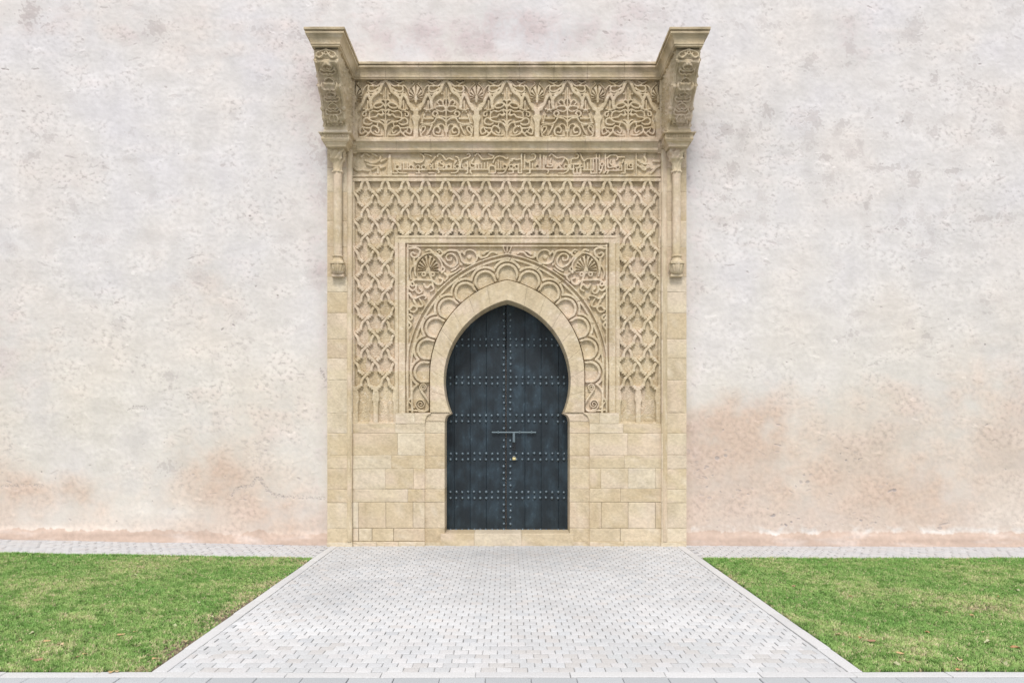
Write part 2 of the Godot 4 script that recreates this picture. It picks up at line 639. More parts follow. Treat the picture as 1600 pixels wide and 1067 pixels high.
func build_ground() -> void:
	var zero := func(_x: float, _z: float) -> float: return 0.0
	var grey := func(_p: Vector3) -> Color: return Color(0.32, 0.31, 0.30)
	structure("ground", flat_sheet(-400, -400, 400, 400, -0.16, 1, 1, zero, grey), mats.granite)
	var sand := func(_p: Vector3) -> Color: return Color(0.50, 0.49, 0.475)
	# --- the path: setts in half bond, the nearest 300 as parts
	var path := structure("path", flat_sheet(-2.28, -0.3, 2.28, 5.39, -0.009, 1, 1, zero, sand), mats.soil)
	var r := RandomNumberGenerator.new()
	r.seed = 88
	var variants: Array[ArrayMesh] = []
	for i in 14:
		variants.append(sett_mesh(0.0978, 0.0962, 0.05, sett_colour(r, lerpf(0.93, 1.07, i / 13.0)), 500 + i))
	var white := sett_mesh(0.0978, 0.0962, 0.05, Color.WHITE, 900)
	var rest := []
	var cols := PackedColorArray()
	var z := 5.288
	var row := 0
	var parts := 0
	while z > -0.05:
		var deep := 0.1005
		if row == 36:
			deep = 0.062
		var x := -2.18 + (0.05 if row % 2 else 0.0) - 0.0
		var zc := z - deep * 0.5
		if row % 2:
			var half := Transform3D(Basis().scaled(Vector3(0.46, 1, deep / 0.1005)), Vector3(-2.18 + 0.023, r.randf_range(-0.002, 0.002), zc))
			rest.append(half); cols.append(sett_colour(r))
		while x < 2.165:
			var w := minf(0.1005, 2.18 - x)
			var t := Transform3D(Basis(Vector3.UP, r.randf_range(-0.012, 0.012)).scaled(Vector3(w / 0.1005, 1, deep / 0.1005)), Vector3(x + w * 0.5, r.randf_range(-0.0025, 0.0025), zc + r.randf_range(-0.001, 0.001)))
			if parts < 300:
				var o := part("sett", variants[clampi(int((worn(t.origin.x, t.origin.z) - 0.90) / 0.2 * 14.0 + r.randf_range(-4.0, 4.0)), 0, 13)], mats.sett, path)
				o.transform = t
				parts += 1
			else:
				rest.append(t)
				cols.append(sett_colour(r, worn(t.origin.x, t.origin.z)))
			x += 0.1005
		z -= deep
		row += 1
	many("far_setts", white, mats.sett, rest, cols, path)
	# --- edging stones along the path, the strips by the wall and their setts
	var kerb_col := func(v: float) -> Color: return Color(0.59, 0.59, 0.588) * v
	for side in [-1, 1]:
		var zz := 5.288
		while zz > 0.0:
			var ln := minf(0.52, zz + 0.02)
			var m: ArrayMesh = sett_mesh(0.094, ln - 0.004, 0.09, kerb_col.call(r.randf_range(0.93, 1.05)), r.randi() % 9999)
			var o := part("edging_stone", m, mats.sett, path)
			o.position = Vector3(side * 2.231, 0.004 + r.randf_range(-0.002, 0.002), zz - ln * 0.5)
			zz -= ln
	for side in [-1, 1]:
		var lay := func(x: float, zq: float) -> float: return rise(x, zq)
		var strip: MeshInstance3D
		if side < 0:
			strip = structure("wall_pavement", flat_sheet(-14, -0.3, -2.28, 0.98, -0.016, 24, 4, lay, sand), mats.soil)
		else:
			strip = structure("wall_pavement", flat_sheet(2.28, -0.3, 14, 0.98, -0.016, 24, 4, lay, sand), mats.soil)
		var list := []
		var cs := PackedColorArray()
		var zr := 0.88
		var rr := 0
		while zr > -0.1:
			var x := 2.285 + (0.05 if rr % 2 else 0.0)
			while x < 9.0:
				var p := Vector3(side * (x + 0.05), 0, zr - 0.05)
				p.y = rise(p.x, p.z) + r.randf_range(-0.003, 0.003)
				list.append(Transform3D(Basis(Vector3.UP, r.randf_range(-0.02, 0.02)), p))
				var c := sett_colour(r)
				cs.append(c.lerp(Color(0.56, 0.52, 0.52), 0.15))
				x += 0.1005
			zr -= 0.1005
			rr += 1
		many("small_setts", white, mats.sett, list, cs, strip)
		var xx := 2.285
		while xx < 9.0:
			var m: ArrayMesh = sett_mesh(0.516, 0.094, 0.12, kerb_col.call(r.randf_range(0.92, 1.03)), r.randi() % 9999)
			var o := part("edging_stone", m, mats.sett, strip)
			o.position = Vector3(side * (xx + 0.26), 0, 0.932)
			o.position.y = rise(o.position.x, 0.93) + 0.004
			o.rotation.z = atan2(rise(o.position.x + 0.1, 0.93) - rise(o.position.x - 0.1, 0.93), 0.2)
			xx += 0.52
	# --- pavement in front: a pale edging, then grey slabs
	var walk := structure("sidewalk", flat_sheet(-14, 5.29, 14, 8.6, -0.02, 1, 1, zero, sand), mats.soil)
	var x2 := -8.0
	while x2 < 8.0:
		var m: ArrayMesh = sett_mesh(0.596, 0.098, 0.12, kerb_col.call(r.randf_range(0.92, 1.03)), r.randi() % 9999)
		var o := part("edging_stone", m, mats.sett, walk)
		o.position = Vector3(x2 + 0.3, r.randf_range(-0.001, 0.002), 5.341)
		x2 += 0.6
	var slabs: Array[ArrayMesh] = []
	for i in 8:
		slabs.append(sett_mesh(0.281, 0.396, 0.06, Color(0.56, 0.585, 0.60) * r.randf_range(0.9, 1.06), 70 + i))
	for j in 8:
		var xs := -6.0 + (0.14 if j % 2 else 0.0)
		while xs < 6.0:
			var o := part("paving_slab", slabs[r.randi() % 8], mats.granite, walk)
			o.position = Vector3(xs, -0.004 + r.randf_range(-0.0015, 0.0015), 5.592 + j * 0.4)
			xs += 0.286

# ------------------------------------------------------------------ plastered wall
const WZ := -0.06
func wall_z(x: float, y: float) -> float:
	var z := WZ + 0.022 * nz.get_noise_2d(x * 40.0, y * 40.0) + 0.005 * nf.get_noise_2d(x * 60.0, y * 60.0) + 0.002 * nf.get_noise_2d(x * 190.0 + 50.0, y * 230.0)
	var skirt := 0.155 + 0.02 * nf.get_noise_2d(x * 60.0, 3.0) + maxf(0.0, rise(x, 0.0))
	var t := clampf((skirt - y) / 0.035, 0.0, 1.0)
	z += 0.018 * t * t * (3.0 - 2.0 * t) + 0.015 * clampf((0.05 + rise(x, 0.0) - y) / 0.05, 0.0, 1.0)
	return z

func blobs_at(list: Array, px: float, py: float) -> float:
	var s := 0.0
	for b in list:
		var dx: float = (px - b[0]) / b[2]
		var dy: float = (py - b[1]) / b[3]
		var q := dx * dx + dy * dy
		if q < 4.0:
			s += b[4] * exp(-q * 1.2)
	return s

func noise_bytes(w: int, h: int, freq: float, oct: int, sd: int, kind := FastNoiseLite.TYPE_SIMPLEX_SMOOTH) -> PackedByteArray:
	var n := FastNoiseLite.new()
	n.noise_type = kind
	n.seed = sd
	n.frequency = freq
	n.fractal_octaves = oct
	var im := n.get_image(w, h)
	if w != 2048 or h != 1024:
		im.resize(2048, 1024, Image.INTERPOLATE_CUBIC)
	return im.get_data()

func wall_material() -> StandardMaterial3D:
	const TW := 2048
	const TH := 1024
	var q := 124.9                       # texture pixels per metre
	var broad := noise_bytes(512, 256, 0.013, 4, 31)
	var mid := noise_bytes(TW, TH, 0.016, 4, 32)
	var fine := noise_bytes(TW, TH, 0.10, 3, 33)
	var lay := noise_bytes(512, 1024, 0.035, 4, 34)
	var hang := noise_bytes(2048, 256, 0.03, 3, 35)
	var tint := noise_bytes(512, 256, 0.02, 3, 36)
	# coarse map of where the pink plaster shows, on every 16th pixel
	var pinks := [[340, 735, 45, 42, 0.75], [1180, 690, 110, 60, 0.38], [1120, 650, 80, 50, 0.3], [1110, 760, 90, 90, 0.25], [1450, 780, 130, 60, 0.35], [1530, 590, 90, 70, 0.4], [1300, 760, 160, 60, 0.2],
		[30, 560, 60, 80, 0.22], [40, 760, 90, 30, 0.4], [140, 770, 60, 30, 0.35], [440, 800, 90, 60, 0.4], [100, 30, 130, 40, 0.18], [430, 60, 170, 50, 0.2], [1160, 640, 160, 40, 0.3], [330, 450, 50, 50, 0.28],
		[1140, 555, 60, 45, -0.7], [1370, 520, 150, 60, -0.3], [260, 800, 60, 14, -0.5], [90, 690, 80, 30, -0.2], [1560, 800, 60, 60, -0.4], [440, 700, 90, 40, -0.2], [1080, 620, 30, 30, -0.3], [1310, 655, 60, 30, -0.3]]
	var lilacs := [[500, 160, 45, 90, 0.6], [505, 330, 30, 160, 0.35], [1090, 250, 40, 110, 0.2], [640, 60, 150, 40, 0.55], [900, 50, 130, 40, 0.5], [760, 60, 120, 40, 0.35], [210, 50, 40, 25, 0.35], [40, 25, 60, 25, 0.45], [1330, 70, 40, 60, 0.4],
		[505, 600, 18, 260, 0.4], [1082, 420, 16, 300, 0.3], [0, 550, 30, 80, 0.4], [780, 25, 60, 20, 0.4], [1000, 20, 40, 20, 0.4], [300, 20, 60, 20, 0.25]]
	var gw := TW / 16 + 1
	var gh := TH / 16 + 1
	var pk := PackedFloat32Array(); pk.resize(gw * gh)
	var lk := PackedFloat32Array(); lk.resize(gw * gh)
	for j in gh:
		for i in gw:
			var px := (i * 16 / q - 8.2) * 120.6 + CX
			var py := HY - (8.0 - j * 16 / q - EYE) * 120.6
			pk[j * gw + i] = blobs_at(pinks, px, py)
			lk[j * gw + i] = blobs_at(lilacs, px, py)
	# scuffs, scrapes and pits, each a mark of its own
	var mark := PackedFloat32Array(); mark.resize(TW * TH)
	var r := RandomNumberGenerator.new()
	r.seed = 2024
	var spots := []
	for s in [[1135, 200, 8, 14], [1160, 205, 6, 16], [1187, 198, 5, 10], [1155, 232, 6, 14], [1200, 175, 10, 14], [1145, 260, 12, 10], [1265, 215, 16, 26], [1275, 190, 10, 14], [1310, 200, 7, 14], [1318, 192, 12, 7], [1345, 225, 5, 12],
		[1390, 262, 26, 6], [1330, 240, 9, 8], [1290, 245, 10, 5], [1270, 285, 10, 8], [1295, 280, 12, 9], [1355, 320, 5, 18], [1405, 320, 9, 24], [1410, 345, 8, 10], [1455, 365, 9, 24], [1440, 330, 8, 22], [1430, 280, 10, 12], [1495, 265, 14, 6],
		[1560, 205, 10, 9], [1455, 205, 9, 9], [1190, 340, 10, 12], [1135, 310, 14, 6], [1190, 310, 14, 7], [1292, 318, 10, 9], [1120, 245, 8, 9], [1100, 195, 6, 8], [1420, 185, 8, 12], [1385, 210, 8, 7], [1330, 75, 10, 14], [1430, 50, 14, 20],
		[1325, 100, 12, 6], [1515, 130, 12, 14], [1462, 120, 10, 10], [1525, 95, 5, 16], [1262, 100, 7, 18], [1150, 36, 24, 5], [1210, 38, 16, 6], [1545, 340, 20, 6], [1580, 342, 14, 6], [1450, 395, 14, 5], [1370, 170, 5, 12], [1358, 175, 4, 10],
		[1330, 525, 8, 8], [1450, 525, 9, 9], [1420, 505, 8, 7], [1488, 540, 5, 7], [1535, 472, 10, 4], [1540, 490, 8, 4], [1340, 490, 10, 5], [240, 45, 16, 20], [75, 215, 10, 12], [115, 325, 6, 16], [50, 245, 14, 8], [45, 22, 30, 16],
		[265, 585, 12, 8], [260, 730, 20, 12], [310, 430, 14, 10], [500, 130, 14, 30], [498, 240, 16, 30], [505, 290, 8, 30], [480, 60, 20, 10], [400, 45, 16, 8]]:
		spots.append([s[0], s[1], s[2], s[3], r.randf_range(0.38, 0.68)])
	for i in 620:
		var lean := r.randf_range(2.0, 8.0)
		spots.append([r.randf_range(-150, 1750), r.randf_range(-70, 560), lean * r.randf_range(0.8, 2.2), lean, r.randf_range(0.10, 0.36)])
	for i in 420:
		spots.append([r.randf_range(-150, 1750), r.randf_range(-70, 840), r.randf_range(1.5, 5.0), r.randf_range(0.8, 1.7), r.randf_range(0.25, 0.75)])
	for i in 380:
		var s := r.randf_range(0.7, 1.4)
		spots.append([r.randf_range(-150, 1750), r.randf_range(-70, 840), s, s, r.randf_range(0.4, 0.95)])
	for i in 700:
		spots.append([r.randf_range(-150, 1750), r.randf_range(-70, 840), r.randf_range(2.0, 9.0), r.randf_range(0.8, 2.4), r.randf_range(0.12, 0.5)])
	for i in 500:
		spots.append([r.randf_range(-150, 1750), r.randf_range(-70, 840), r.randf_range(1.5, 6.0), r.randf_range(1.0, 3.0), -r.randf_range(0.15, 0.5)])
	for i in 260:
		spots.append([r.randf_range(1075, 1400), r.randf_range(700, 830), r.randf_range(1, 4), r.randf_range(0.7, 2.0), r.randf_range(0.3, 0.8)])
	for i in spots.size():                # the small marks come in swarms
		if i > 60 and spots[i][4] > 0.0 and spots[i][3] < 3.0:
			spots[i][4] *= clampf(0.75 + 2.6 * nz.get_noise_2d(spots[i][0] * 0.9, spots[i][1] * 1.3), 0.12, 2.0)
	for s in spots:
		var cx: float = ((s[0] - CX) / 120.6 + 8.2) * q
		var cy: float = (8.0 - (EYE + (HY - s[1]) / 120.6)) * q
		var rx: float = s[2] * 1.05
		var ry: float = s[3] * 1.05
		var ang := r.randf_range(-0.5, 0.5)
		var ca := cos(ang)
		var sa := sin(ang)
		var ext := maxf(rx, ry) * 1.5 + 1.0
		for j in range(maxi(0, int(cy - ext)), mini(TH - 1, int(cy + ext)) + 1):
			for i in range(maxi(0, int(cx - ext)), mini(TW - 1, int(cx + ext)) + 1):
				var k := j * TW + i
				var dx := i - cx
				var dy := j - cy
				var u := (dx * ca + dy * sa) / rx
				var v := (dy * ca - dx * sa) / ry
				var e := 1.0 - sqrt(u * u + v * v) + (mid[k] - 128) / 160.0 + (fine[k] - 128) / 95.0
				if e > 0.0 and s[4] < 0.0:
					mark[k] = clampf(mark[k] + s[4] * minf(1.0, e * 2.2), -0.6, 2.0)
				elif e > 0.0:
					mark[k] = maxf(mark[k], s[4] * minf(1.0, e * 2.2))
	# cracks in the lower left
	for line in ["360 775 372 762 392 758 398 750 406 748 410 757 420 768 432 774 450 776 480 777 505 778", "0 760 30 758 66 759", "200 640 215 636 228 638", "500 575 506 590 512 596", "880 64 884 60"]:
		var pts := curve(line, Vector2.ZERO, 1.0)
		for i in pts.size() - 1:
			for s in 12:
				var p := pts[i].lerp(pts[i + 1], s / 12.0)
				p += Vector2(nf.get_noise_2d(p.x * 30.0, p.y * 30.0), nf.get_noise_2d(p.x * 30.0, p.y * 30.0 + 500.0)) * 5.0
				var bite := clampf(0.75 + 1.6 * nf.get_noise_2d(p.x * 12.0 + 90.0, p.y * 12.0), 0.1, 1.3)
				var ix := int(((p.x - CX) / 120.6 + 8.2) * q)
				var iy := int((8.0 - (EYE + (HY - p.y) / 120.6)) * q)
				mark[iy * TW + ix] = bite
				mark[(iy + 1) * TW + ix] = bite * 0.5
	var col := PackedByteArray(); col.resize(TW * TH * 3)
	var hgt := PackedByteArray(); hgt.resize(TW * TH)
	for j in TH:
		var y := 8.0 - j / q
		var py := HY - (y - EYE) * 120.6
		var gj := j / 16
		var fj := (j % 16) / 16.0
		for i in TW:
			var k := j * TW + i
			var x := i / q - 8.2
			var px := x * 120.6 + CX
			var nb := broad[k] / 255.0 - 0.5
			var nm := mid[k] / 255.0 - 0.5
			var n3 := fine[k] / 255.0 - 0.5
			var nl := lay[k] / 255.0 - 0.5
			var nh := hang[k] / 255.0 - 0.5
			var nt := tint[k] / 255.0 - 0.5
			var g := gj * gw + i / 16
			var fi := (i % 16) / 16.0
			var pb := lerpf(lerpf(pk[g], pk[g + 1], fi), lerpf(pk[g + gw], pk[g + gw + 1], fi), fj)
			var lb := lerpf(lerpf(lk[g], lk[g + 1], fi), lerpf(lk[g + gw], lk[g + gw + 1], fi), fj)
			var low := 742.0 if px < CX else 655.0
			var p := clampf((py - low + nb * 230.0 + nm * 80.0 + n3 * 30.0) / 150.0 + 0.45, 0.0, 1.0) * 0.62
			p = clampf(p + pb * (0.75 + nm * 1.2) + nl * 0.20 + nm * 0.16 - 0.02, 0.0, 1.0)
			# lime white, cool or creamy
			var cr := 0.800 + nt * 0.03
			var cg := 0.765 - absf(nt) * 0.015
			var cb := 0.738 - nt * 0.06
			if py > 380.0:
				var w := minf(1.0, (py - 380.0) / 250.0) * 0.6
				cb -= 0.085 * w
				cg -= 0.016 * w
				cr += 0.012 * w
			cr = lerpf(cr, 0.70, p); cg = lerpf(cg, 0.548, p); cb = lerpf(cb, 0.445, p)
			var l := clampf(lb * (0.85 + nm * 2.2 + n3) + nb * 0.22 + nl * 0.20 + nm * 0.30 + n3 * 0.15 - 0.07, 0.0, 1.0)
			cr = lerpf(cr, 0.66, l); cg = lerpf(cg, 0.575, l); cb = lerpf(cb, 0.565, l)
			var v := 1.0 + nm * 0.13 + n3 * 0.15 + nl * 0.09 + nh * 0.08 + nm * n3 * 0.3
			v += n3 * p * 0.08
			var m := mark[k]
			# swarms of small crawling tool marks
			var swarm := clampf(nm * 2.4 + nb * 1.6 + nl * 1.2 + 0.12, 0.0, 1.0)
			m += clampf((-n3 - 0.11) * 5.0, 0.0, 0.8) * swarm * (0.62 - 0.3 * p)
			# skirting of smooth pink mortar and the salts above it on the right
			var top := 833.0 + nm * 14.0 + n3 * 4.0 - (1.0 if px > CX else clampf((500.0 - px) / 60.0, 0.0, 8.0))
			if py > top:
				cr = 0.665; cg = 0.515; cb = 0.420
				cr = lerpf(cr, 0.77, clampf(nl * 1.8, 0.0, 0.5)); cg = lerpf(cg, 0.68, clampf(nl * 1.8, 0.0, 0.5)); cb = lerpf(cb, 0.62, clampf(nl * 1.8, 0.0, 0.5))
				m *= 0.5
			elif px > 1080.0:
				var salt := clampf(1.0 - absf(py - 826.0 - nm * 22.0) / 7.0, 0.0, 1.0) * clampf(0.5 + nm * 3.0 + n3, 0.0, 0.9)
				cr = lerpf(cr, 0.80, salt); cg = lerpf(cg, 0.76, salt); cb = lerpf(cb, 0.71, salt)
			var f := clampf(m * 0.66, 0.0, 0.85)
			if m < 0.0:
				v *= 1.0 - m * 0.16
			cr = lerpf(cr * v, 0.44, f); cg = lerpf(cg * v, 0.39, f); cb = lerpf(cb * v, 0.375, f)
			# linear to sRGB
			col[k * 3] = int(255.0 * clampf(1.055 * pow(maxf(cr, 0.0), 0.41667) - 0.055, 0.0, 1.0))
			col[k * 3 + 1] = int(255.0 * clampf(1.055 * pow(maxf(cg, 0.0), 0.41667) - 0.055, 0.0, 1.0))
			col[k * 3 + 2] = int(255.0 * clampf(1.055 * pow(maxf(cb, 0.0), 0.41667) - 0.055, 0.0, 1.0))
			hgt[k] = int(clampf(0.6 + n3 * 0.28 + nm * 0.35 + nl * 0.25 - m * 0.4, 0.0, 1.0) * 255.0)
	var mt := StandardMaterial3D.new()
	mt.resource_name = "lime_plaster"
	mt.albedo_texture = ImageTexture.create_from_image(Image.create_from_data(TW, TH, false, Image.FORMAT_RGB8, col))
	mt.albedo_color = Color(0.905, 0.912, 0.92)
	mt.roughness = 0.95
	mt.metallic_specular = 0.2
	mt.heightmap_enabled = true
	mt.heightmap_texture = ImageTexture.create_from_image(Image.create_from_data(TW, TH, false, Image.FORMAT_L8, hgt))
	mt.heightmap_scale = 1.15
	return mt

func build_wall() -> void:
	var wall := thing("plaster_wall", "tall pale pink and white plastered wall on both sides of the stone gateway", "wall")
	var nx := 400
	var ny := 124
	var V := PackedVector3Array(); var N := PackedVector3Array(); var U := PackedVector2Array(); var I := PackedInt32Array()
	for j in ny + 1:
		for i in nx + 1:
			var x := lerpf(-14.0, 14.0, float(i) / nx)
			var y := lerpf(8.6, -0.15, float(j) / ny)
			var z := wall_z(x, y)
			V.append(Vector3(x, y, z))
			N.append(Vector3((wall_z(x - 0.02, y) - wall_z(x + 0.02, y)) / 0.04, (wall_z(x, y - 0.015) - wall_z(x, y + 0.015)) / 0.03, 1.0).normalized())
			U.append(Vector2((x + 8.2) / 16.4, (8.0 - y) / 8.2))
	for j in ny:
		for i in nx:
			var a := j * (nx + 1) + i
			var k := 120.6
			var xa := V[a].x * k + CX
			var xb := V[a + 1].x * k + CX
			var ya := HY - (V[a].y - EYE) * k
			if xa > 518.0 and xb < 1066.0 and ya > 104.0:
				continue
			I.append_array([a, a + 1, a + nx + 2, a, a + nx + 2, a + nx + 1])
	var arr := []
	arr.resize(Mesh.ARRAY_MAX)
	arr[Mesh.ARRAY_VERTEX] = V
	arr[Mesh.ARRAY_NORMAL] = N
	arr[Mesh.ARRAY_TEX_UV] = U
	arr[Mesh.ARRAY_INDEX] = I
	var m := ArrayMesh.new()
	m.add_surface_from_arrays(Mesh.PRIMITIVE_TRIANGLES, arr)
	part("plaster_face", m, wall_material(), wall)
	var st := begin()
	var c := Color(0.62, 0.52, 0.44)
	box(st, Vector3(-14, -0.15, -0.9), Vector3(-0.98, 8.598, -0.14), c)
	box(st, Vector3(0.98, -0.15, -0.9), Vector3(14, 8.598, -0.14), c)
	box(st, Vector3(-0.975, 3.32, -0.9), Vector3(0.975, 8.598, -0.142), c)
	box(st, Vector3(-0.975, -0.15, -0.9), Vector3(0.975, 3.315, -0.56), c)
	part("wall_core", done(st), mats.stone, wall)

# ------------------------------------------------------------------ gateway
func build_gateway() -> void:
	gate = thing("stone_gateway", "carved golden sandstone gateway with horseshoe arch, latticework and two projecting brackets", "gateway")
	frieze()
	inscription()
	lattice()
	alfiz()
	arch_ring()
	ashlar()
	mouldings()
	for side in [-1, 1]:
		console(side)
		colonette(side)

func shell(R: Relief, c: Vector2, up: float, side: float, lab: int, petals: int, h := 1.0, reach := 2.0) -> void:
	# scallop shell: a raised fan with hollow flutes between its ribs; c is the hinge
	for i in 33:
		var a := lerpf(-reach, reach, i / 32.0)
		var tip := c + Vector2(sin(a), -cos(a)) * lerpf(up, side, absf(sin(a)))
		R.seg(c, tip, side * 0.3, side * 0.26, h * 0.88, lab, 0.9)
	for i in petals:
		var a := lerpf(-reach + 0.12, reach - 0.12, float(i) / (petals - 1))
		var d := Vector2(sin(a), -cos(a)) * lerpf(up, side, absf(sin(a)))
		R.disc(c + d * 0.98, side * 0.15, h, lab, 0.8)
		for k in 5:
			var t := lerpf(0.26, 0.86, k / 4.0)
			R.cut(PackedVector2Array([c + d * t, c + d * (t + 0.12)]), lerpf(0.04, 0.19, k / 4.0) * side, 0.0, 0.7)

func frieze() -> void:
	var R := Relief.new(551.0, 117.0, 1033.0, 219.0, 1.9)
	var sc := 9.7
	var names := {1: "interlaced_arch_band", 2: "tree_foliage", 3: "spandrel_leaf", 9: "border_fillet"}
	R.rect(550, 119.5, 1034, 124.6, 0.95, 9)
	R.rect(550, 214.0, 1034, 220, 0.95, 9)
	for b in 5:
		var bx := 601.8 + 95.05 * b
		var o := Vector2(bx, 112.0)
		var tree := 10 + b
		names[tree] = "tree_foliage"
		for s in 2:
			var mir := bx if s else 0.0
			var j := Vector2(rng.randf_range(-0.3, 0.3), rng.randf_range(-0.3, 0.3))
			var oo := o + j
			# band of the lobed arch
			R.path(curve("-30 75 5 120 48 180 76 245 100 300 165 345 212 400 230 470 212 552", o, sc, mir), 5.3, 1.0, 1)
			R.path(curve("222 470 236 400 275 345 322 400 352 480 400 545 463 600", o, sc, mir), 5.3, 1.0, 1)
			R.path(curve("212 552 250 572 300 575", o, sc, mir), 3.0, 0.95, 1)
			R.disc(o + Vector2(65.0 if not s else -65.0, 330.0) / sc, 1.9, 1.0, 1)
			R.disc(o + Vector2(330.0 if not s else -330.0, 560.0) / sc, 1.9, 1.0, 1)
			R.path(curve("463 600 463 1000", o, sc, mir, false), 8.0, 1.0, 1)
			R.path(curve("400 560 440 580 463 600", o, sc, mir), 6.0, 1.0, 1)
			R.path(curve("463 700 463 760", o, sc, mir, false), 14.0, 1.0, 1, 1.0, 8.0)
			# buds in the narrow arches
			R.path(curve("0 240 0 340", o, sc, mir, false), 3.4, 0.7, tree, 1.0, 1.8)
			R.path(curve("275 440 275 590", oo, sc, mir, false), 3.6, 0.75, tree, 1.0, 2.2)
			R.path(curve("245 600 275 580 310 600", oo, sc, mir), 2.4, 0.8, tree)
			# tree: stem and scrolls
			R.path(curve("0 360 0 990", o, sc, mir, false), 2.9, 0.95, tree)
			if b % 2 == 1:
				R.path(curve("0 570 40 505 62 445 105 425 135 462 108 492", oo, sc, mir), 3.1, 0.9, tree, 0.7, 2.6)
				R.path(curve("35 520 95 515 150 528 165 552", oo, sc, mir), 3.4, 0.9, tree, 0.7, 2.9)
				R.path(curve("20 400 40 440 48 500", oo, sc, mir), 2.1, 0.8, tree, 0.7, 1.8)
				R.path(curve("10 690 90 672 170 678 206 640 186 600 146 602 126 634 150 652", oo, sc, mir), 3.5, 0.95, tree, 0.7, 3.0)
				R.path(curve("10 570 60 600 110 590 150 570", oo, sc, mir), 3.1, 0.85, tree, 0.7, 2.6)
				R.path(curve("0 760 40 720 90 700 150 702 190 762 262 786 385 776", oo, sc, mir), 3.4, 0.95, tree, 0.7, 2.9)
				R.path(curve("200 702 330 702 345 650", oo, sc, mir), 3.5, 0.85, tree, 0.7, 3.0)
				R.path(curve("330 640 352 700 368 762", oo, sc, mir), 3.1, 0.85, tree, 0.7, 2.6)
				R.path(curve("20 900 30 820 70 790 110 800 120 850", oo, sc, mir), 2.8, 0.85, tree, 0.7, 2.4)
				R.path(curve("50 972 165 962 198 902 172 842 122 832 92 872 110 920 152 914", oo, sc, mir), 3.7, 0.95, tree, 0.7, 3.1)
				R.path(curve("215 800 260 900 292 952", oo, sc, mir), 3.3, 0.9, tree, 0.7, 2.8)
				R.path(curve("250 970 330 988 388 955 330 885 318 832 368 838 382 900", oo, sc, mir), 3.3, 0.9, tree, 0.7, 2.8)
				R.path(curve("230 812 300 800 385 812 402 880 388 950", oo, sc, mir), 2.7, 0.85, tree, 0.7, 2.3)
			else:
				R.path(curve("10 520 60 470 140 480 185 520 150 545 90 540 50 510", oo, sc, mir), 3.7, 0.95, tree, 0.7, 3.1)
				R.path(curve("0 440 40 420 75 450 50 480", oo, sc, mir), 3.1, 0.9, tree, 0.7, 2.6)
				R.path(curve("0 600 50 570 120 600 190 590 240 620 250 680", oo, sc, mir), 3.3, 0.9, tree, 0.7, 2.8)
				R.path(curve("30 640 60 660 110 640 150 680 210 690 250 700", oo, sc, mir), 3.5, 0.9, tree, 0.7, 3.0)
				R.path(curve("300 600 340 610 350 660 310 670 300 630", oo, sc, mir), 3.1, 0.9, tree, 0.7, 2.6)
				R.path(curve("60 580 40 630 80 650", oo, sc, mir), 2.8, 0.85, tree, 0.7, 2.4)
				R.path(curve("5 880 20 820 70 770 140 760 220 740 280 700 330 720 330 780 260 800 210 780", oo, sc, mir), 3.7, 0.95, tree, 0.7, 3.1)
				R.path(curve("0 800 30 740 70 730", oo, sc, mir), 3.3, 0.9, tree, 0.7, 2.8)
				R.path(curve("60 960 130 960 200 930 230 880 200 820 140 830 100 880 120 930 160 900", oo, sc, mir), 3.5, 0.95, tree, 0.7, 3.0)
				R.path(curve("120 780 130 830 100 850", oo, sc, mir), 2.8, 0.85, tree, 0.7, 2.4)
				R.path(curve("225 850 290 850 360 840 395 880 380 940 330 920 300 890", oo, sc, mir), 3.3, 0.9, tree, 0.7, 2.8)
				R.path(curve("230 900 270 940 320 980 400 985", oo, sc, mir), 3.7, 0.9, tree, 0.7, 3.1)
				R.path(curve("255 930 310 900 340 860", oo, sc, mir), 2.8, 0.85, tree, 0.7, 2.4)
			R.path(curve("20 986 420 986", o, sc, mir, false), 1.6, 0.75, tree)
			# leaves between the arches
			R.path(curve("60 140 118 208 175 205 225 170 280 138", oo, sc, mir), 3.4, 0.85, 3, 0.8, 2.5)
			R.path(curve("108 245 165 285 230 298 268 262 250 215 190 215", oo, sc, mir), 4.0, 0.9, 3, 0.8, 2.9)
			R.path(curve("150 300 205 335 250 325 280 290", oo, sc, mir), 3.1, 0.85, 3, 0.8, 2.3)
			R.path(curve("268 200 300 215 335 262 352 330", oo, sc, mir), 2.8, 0.85, 3, 0.8, 2.1)
			R.path(curve("160 140 205 165 255 150", oo, sc, mir), 2.8, 0.8, 3, 0.8, 2.1)
			R.path(curve("360 470 400 490 430 540 463 545", oo, sc, mir), 3.1, 0.85, 3, 0.8, 2.3)
			R.path(curve("380 420 370 350 355 300", oo, sc, mir), 2.6, 0.8, 3, 0.8, 1.9)
			R.path(curve("410 155 440 140 455 175 400 210 362 260 365 350 400 420 463 462", oo, sc, mir), 2.4, 0.9, 3, 0.8, 1.8)
			R.disc(oo + Vector2(415.0 if not s else -415.0, 150.0) / sc, 1.5, 0.9, 3)
	for b in 6:
		var sx := 649.3 + 95.05 * (b - 1)
		names[30 + b] = "shell_ornament"
		R.cut(PackedVector2Array([Vector2(sx, 137.0), Vector2(sx, 150.0)]), 24.0, 0.0, 1.0)
		R.path(PackedVector2Array([Vector2(sx, 156.0), Vector2(sx - 8.0, 152.5), Vector2(sx - 11.4, 145.0), Vector2(sx - 9.5, 137.0), Vector2(sx - 3.0, 130.0), Vector2(sx - 5.0, 127.0)]), 1.7, 0.9, 30 + b)
		R.path(PackedVector2Array([Vector2(sx, 156.0), Vector2(sx + 8.0, 152.5), Vector2(sx + 11.4, 145.0), Vector2(sx + 9.5, 137.0), Vector2(sx + 3.0, 130.0), Vector2(sx + 5.0, 127.0)]), 1.7, 0.9, 30 + b)
